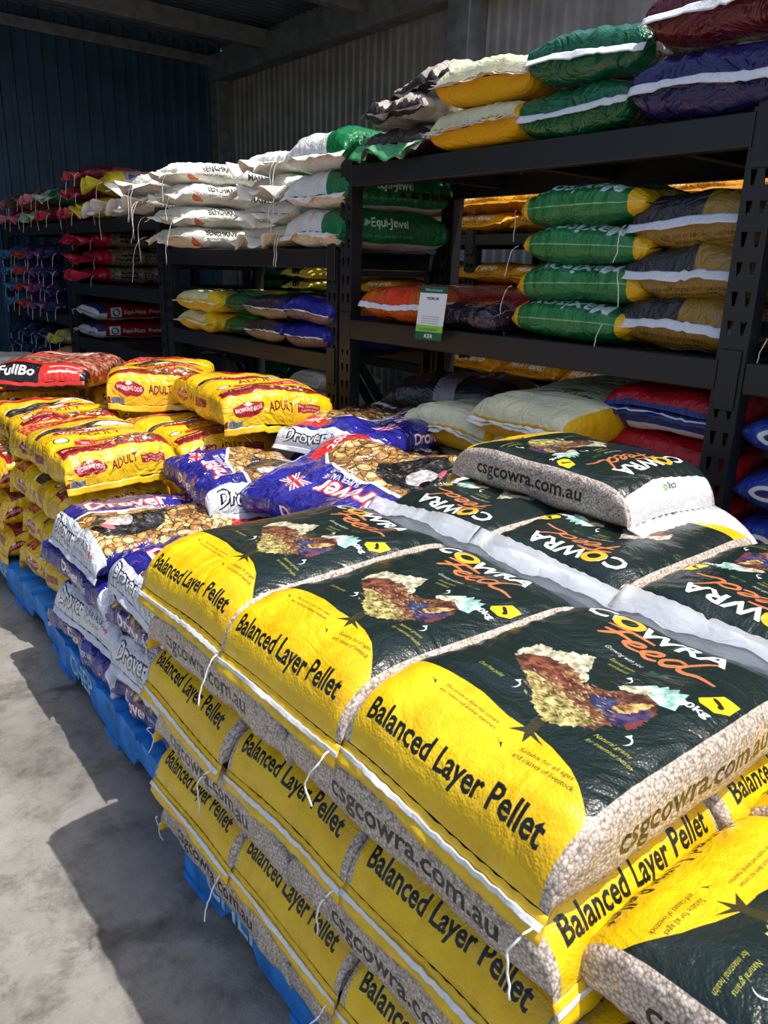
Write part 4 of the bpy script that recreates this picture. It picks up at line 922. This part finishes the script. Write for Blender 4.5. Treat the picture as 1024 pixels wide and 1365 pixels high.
for k in range(4): bag(STY['white_sack'], -6.0, 1.42, .15+k*.145, 70, 'white printed sack on the far pallet, left edge, %s of four' % pos_word(k, 4), 'white sacks on the far pallet', var=k % 3)

# ------------------------------------------------------------------ bags on the tall rack
def col(st, x, y, zs, rz, texts, group=None, **k):
    for i, (z, tx) in enumerate(zip(zs, texts)):
        bag(STY[st], x+.012*((i*7) % 3-1), y, z, rz+((i*5) % 3-1)*1.5, tx, group, var=i, **k)
T = 1.792
col('cream', -2.095, 2.40, (T, T+.140), 0, ('cream bag with mustard lower half on the top shelf, lower of two', 'cream bag with mustard lower half on the top shelf, upper of two'), 'cream bags on the top shelf')
col('chaff_green', -1.675, 2.40, (T, T+.145), 0, ('green banded white chaff bag on the top shelf, lower of two', 'green banded white chaff bag on the top shelf, upper of two'), 'green chaff bags')
bag(STY['chaff_navy'], -1.225, 2.37, T, 0, 'navy chaff bag with white tape on the top shelf, under maroon bag', None, var=0, sc=(1.10, 1, 1.15))
bag(STY['chaff_maroon'], -1.205, 2.37, T+.172, -1, 'maroon chaff bag with white tape, topmost at the upper right corner', None, var=1, sc=(1.10, 1, 1.12))
bag(STY['dark_open'], -2.58, 2.40, T, 2, 'dark bag with green ruffled mouth at left end of top shelf, bottom of three', None, var=0)
bag(STY['grey_open'], -2.58, 2.42, T+.122, -3, 'grey wrinkled bag, middle of three on the top shelf', None, var=1)
bag(STY['grey_open'], -2.50, 2.50, T+.235, -8, 'grey slumped bag with dark mouth, topmost of three beside cream bags', None, var=2, rx=.10)
M_ = 1.168
bag(STY['red_orange'], -2.52, 2.40, M_, 0, 'red and orange bag with white tape, left end of middle shelf', None, var=0)
bag(STY['red_orange'], -2.10, 2.52, M_, 90, 'dark red bag lying behind the purple pack on the middle shelf', None, var=1, sc=(.9, .85, .9))
bag(STY['purple'], -2.12, 2.24, M_, 90, 'glossy dark purple pack at front of the middle shelf behind the card', None, var=0)
col('maxi', -1.655, 2.31, [M_+.118*i for i in range(4)], 90, ['green and yellow bag on the middle shelf, %s of four' % pos_word(i, 4) for i in range(4)], 'green and yellow bags on the middle shelf')
col('gold', -1.27, 2.455, [M_+.145*i for i in range(3)], 0, ['gold and charcoal bag with white tape, %s of three, middle shelf' % pos_word(i, 3) for i in range(3)], 'gold bags on the middle shelf', sc=(1.05, 1, 1.05))
col('gold', -.77, 2.485, [M_+.145*i for i in range(3)], 0, ['gold bag right of the slotted post, %s of three' % pos_word(i, 3) for i in range(3)], 'gold bags right of the slotted post')
col('chaff_navy', -.75, 2.40, (T,), 0, ('navy chaff bag right of the slotted post on the top shelf',))
for i in range(4):
    bag(STY['cream'], -2.08, 2.34, .152+.142*i, 0, 'cream bag with mustard lower half, low shelf, left stack, layer %s from floor' % ORD[i], 'cream bags stacked on the low shelf', var=i % 3)
    bag(STY['cream'], -1.63, 2.34, .152+.142*i, 0, 'cream bag with mustard lower half, low shelf, right stack, layer %s from floor' % ORD[i], 'cream bags stacked on the low shelf', var=(i+1) % 3)
bag(STY['cream'], -2.07, 2.28, .745, 3, 'cream bag with small print and white lip, top of left low stack', None, var=1)
bag(STY['cream'], -1.63, 2.30, .72, -4, 'cream bag under the large lettered cream one, low shelf', None, var=2)
bag(STY['cream'], -1.655, 2.28, .855, -5, 'cream bag with round yellow emblem on its face, top of right low stack', None, var=0, sc=(1.06, 1.05, 1), rx=.10)
for i in range(5):
    bag(STY['white_sack'], -2.55, 2.40, .152+.125*i, 0, 'pale sack under the dark brown bag, layer %s from floor' % ORD[i], 'pale sacks under the brown bag', var=i % 3, sc=(1, 1, .83))
bag(STY['barastoc'], -2.42, 2.46, .775, -62, 'dark brown bag with grey lettered band on the low shelf', None, var=0, sc=(1, .95, 1))
for i in range(6):
    bag(STY['bio_red'], -1.265, 2.46, .152+.151*i, 0, 'red bag with blue stripe beside the slotted post, %s of six' % pos_word(i, 6), 'red bags with blue stripe', var=i % 3, sc=(1.0, 1, .99))
for i in range(6):
    bag(STY['bio_blue'], -.715, 2.36, .152+.148*i, -90, 'blue bag with white lettering right of the slotted post, %s of six' % pos_word(i, 6), 'blue bags right of the slotted post', var=i % 3, sc=(1, 1, .97))
# ------------------------------------------------------------------ bags on the lower mash rack
B2 = 1.462
col('ker', -3.07, 2.40, (B2, B2+.160, B2+.32), 0, ('green and white bag at right end of mash rack, bottom of three', 'green and white bag at right end of mash rack, middle of three', 'green and white bag at right end of mash rack, top of three'), 'green and white bags')
col('bench_green', -3.55, 2.43, [B2+.112*i for i in range(4)], 2, ['pale green paper mash bag with ragged open mouth, %s of four' % pos_word(i, 4) for i in range(4)], 'pale green paper mash bags')
col('bench', -4.42, 2.31, [B2+.112*i for i in range(4)], 0, ['white paper mash bag with orange corner print, %s of four' % pos_word(i, 4) for i in range(4)], 'white paper mash bags')
B2M = 1.002
col('yellow_cream', -4.27, 2.38, (B2M, B2M+.112), 0, ('yellow and cream bag on middle shelf of mash rack, lower of two', 'yellow and cream bag on middle shelf of mash rack, upper of two'), 'yellow and cream bags')
col('green_yellow', -3.86, 2.44, (B2M, B2M+.115), 0, ('dark green bag with yellow corner, lower one on middle shelf of mash rack', 'bright green and yellow bag, upper one on middle shelf of mash rack'), None)
col('charcoal', -3.50, 2.38, (B2M, B2M+.115), -3, ('charcoal bag on middle shelf of mash rack, lower of two', 'charcoal bag on middle shelf of mash rack, upper of two'), 'charcoal bags', sc=(.95, 1, 1))
col('blue_orange', -3.12, 2.38, (B2M, B2M+.115), -3, ('royal blue bag on middle shelf of mash rack, lower of two', 'royal blue bag with orange top on mash rack, upper of two'), None, sc=(.92, 1, 1))
# ------------------------------------------------------------------ bags on the two far racks
B3 = 1.662
col('paper', -5.02, 2.36, (B3, B3+.115), 3, ('cream paper bag with crumpled mouth above the red bags, lower right', 'cream paper bag with crumpled mouth above the red bags, upper right'), 'crumpled cream paper bags')
col('paper', -5.45, 2.36, (B3,), -3, ('cream paper bag with crumpled mouth beside the yellow-mouthed bags',), 'crumpled cream paper bags')
bag(STY['yellow_blue'], -5.62, 2.42, B3+.145, -10, 'yellow-mouthed bag with blue side, topmost on the red bag rack', None, var=0, sc=(1.05, 1.1, 1.1))
bag(STY['yellow_blue'], -5.84, 2.36, B3, 2, 'yellow-mouthed bag, lower one on top of the red bag rack', None, var=1)
bag(STY['maroon_tied'], -6.28, 2.38, B3, 0, 'maroon tied bag on red bag rack, bottom of three', None, var=0)
bag(STY['maroon_tied'], -6.26, 2.38, B3+.13, 4, 'maroon tied bag on red bag rack, middle of three', None, var=1)
bag(STY['maroon_tied'], -6.08, 2.38, B3+.25, -4, 'maroon tied bag on red bag rack, top of three', None, var=2, sc=(.9, 1, .9))
col('stock', -6.20, 2.46, [1.217+.128*i for i in range(3)], 0, ['clear stock feed bag with pink tied mouth, %s of three' % pos_word(i, 3) for i in range(3)], 'clear stock feed bags with pink mouths')
col('equi', -6.20, 2.42, [.802, .802+.142], 0, ('red bag with white lettering and blue end, lower of two', 'red bag with white lettering and blue end, upper of two'), 'red lettered bags')
for i in range(3): bag(STY['straw_tied'], -6.25, 2.4, .152+.13*i, 0, 'straw coloured bag on lowest shelf under the red bags, %s of three' % pos_word(i, 3), 'straw bags under the red bags', var=i)
far = [('pink_tied', 'olive_tied', 'pink_tied', 'green_tied'), ('pink_tied', 'pink_tied', 'green_tied', 'maroon_tied')]
nm = {'pink_tied': 'pink', 'olive_tied': 'olive', 'green_tied': 'green', 'maroon_tied': 'maroon', 'blue_tied': 'light blue', 'violet_tied': 'violet', 'navy_tied': 'navy', 'straw_tied': 'straw', 'redblue_tied': 'red and blue'}
for r in range(2):
    for c in range(4):
        k = far[1-r][c]; bag(STY[k], -8.05+c*.40, 2.38, B3+r*.135, (c*5+r*3) % 5-2, '%s tied bag on top of farthest rack, %s row, %s from the wall' % (nm[k], ['lower', 'upper'][r], ORD[c]), 'tied bags on top of the farthest rack', var=(r+c) % 3)
mid = [('blue_tied', 'redblue_tied', 'violet_tied', 'navy_tied')]*4
for r in range(4):
    for c in range(4):
        k = mid[r][c]; bag(STY[k], -8.05+c*.40, 2.38, .952+r*.138, (c*5+r*3) % 5-2, '%s tied bag, farthest rack, middle shelf, %s row up, %s from wall' % (nm[k], ORD[r], ORD[c]), 'tied bags on the middle shelf of the farthest rack', var=(r+c) % 3)
        if r < 3:
            k = 'navy_tied' if c < 3 else 'straw_tied'; bag(STY[k], -8.05+c*.40, 2.38, .422+r*.138, (c*3+r*4) % 5-2, '%s tied bag on low shelf of farthest rack, row %s up, %s from wall' % (nm[k], ORD[r], ORD[c]), 'tied bags on the low shelf of the farthest rack', var=(r+c+1) % 3)
# ------------------------------------------------------------------ bags on the racks by the back wall
OR = STY['orange']; GO = 'orange bags on the racks by the back wall'
for d, (z, name) in enumerate(((1.587, 'top'), (1.202, 'middle'), (.802, 'lower'))):
    for c in range(7):
        x = -4.15+c*.44
        for r in range(2 if d != 2 else 1):
            if d == 0 and c == 1 and r == 0:
                bag(STY['white_sack'], x, 3.64, z, 0, 'white printed sack among the orange bags on the back rack, top shelf', None, var=0, sc=(.95, 1, .75)); continue
            bag(OR, x, 3.63+.02*((c+r) % 2), z+r*.113, (c*7+r*5) % 7-3, 'orange bag on %s shelf by back wall, %s row, %s from left' % (name, ['lower', 'upper'][r], ORD[c]), GO, var=(c+r+d) % 3)
for r in range(2):
    bag(STY['dark_green_pack'], -5.62, 3.6, 1.202+r*.086, 0, 'dark green pack on back rack, %s of two' % ['lower', 'upper'][r], 'dark green packs', var=r)
    bag(STY['straw_pack'], -5.40+.22, 3.6, 1.202+r*.086, 0, 'straw coloured pack beside the dark green ones, %s of two' % ['lower', 'upper'][r], 'straw packs', var=r)
    bag(STY['straw_pack'], -4.62, 3.6, 1.202+r*.086, 0, 'straw coloured pack right of the gap by the black posts, %s of two' % ['lower', 'upper'][r], 'straw packs', var=r+1, sc=(.85, 1, 1))
    bag(STY['dark_green_pack'], -5.52, 3.6, .182+.17*(r+1), 0, 'dark green pack on lowest back shelf beside white sacks, %s of two' % ['lower', 'upper'][r], 'dark green low packs', var=r, sc=(.9, 1, 1.4))
for r in range(3): bag(STY['white_sack'], -5.02, 3.6, .182+r*.145, 0, 'white sack on the lowest shelf by back wall, %s of three' % pos_word(r, 3), 'white sacks on the lowest back shelf', var=r)
bag(STY['white_sack'], -3.95, 3.6, .182, 0, 'white sack on lowest back shelf seen behind the brown bag', None, var=1)
# ------------------------------------------------------------------ the printed card on the tall rack
t = thing('sign_card', 'white and green product card leaning on the purple pack, middle shelf', 'sign', (-2.245, 2.045, 1.125), (math.radians(-8), 0, math.radians(4)))
S_ = Art(.14, .20, 1500, (232, 233, 230)); S_.rect(-.07, .07, .175, .20, (28, 82, 52)); S_.rect(-.07, .07, 0, .03, (34, 92, 58)); S_.rect(-.07, .07, .03, .055, (140, 200, 60))
S_.text('Warehouse', -.045, .182, .010, (220, 230, 220), w=.09); S_.text('PREMIUM', -.03, .15, .010, (40, 40, 40), w=.06, bold=0.02)
for q in range(4): S_.text('feed for horses and ponies', -.045, .085-q*.008, .005, (90, 90, 90), w=.09)
S_.text('KER', -.02, .008, .014, (230, 240, 230), w=.045, bold=0.02); S_.text('complete', -.05, .036, .010, (30, 70, 30), w=.09)
me = bpy.data.meshes.new('card'); me.from_pydata([(-.07, 0, 0), (.07, 0, 0), (.07, 0, .20), (-.07, 0, .20), (-.07, .0015, 0), (.07, .0015, 0), (.07, .0015, .20), (-.07, .0015, .20)], [], [(0, 1, 2, 3), (7, 6, 5, 4), (0, 4, 5, 1), (1, 5, 6, 2), (2, 6, 7, 3), (3, 7, 4, 0)])
uv = me.uv_layers.new(name='UVMap')
for p in me.polygons:
    for li in p.loop_indices:
        v = me.vertices[me.loops[li].vertex_index].co; uv.data[li].uv = ((v.x+.07)/.14, v.z/.20)
ob('card', me, t, bag_mat('card_print', S_, .3, .0, .0, .3))
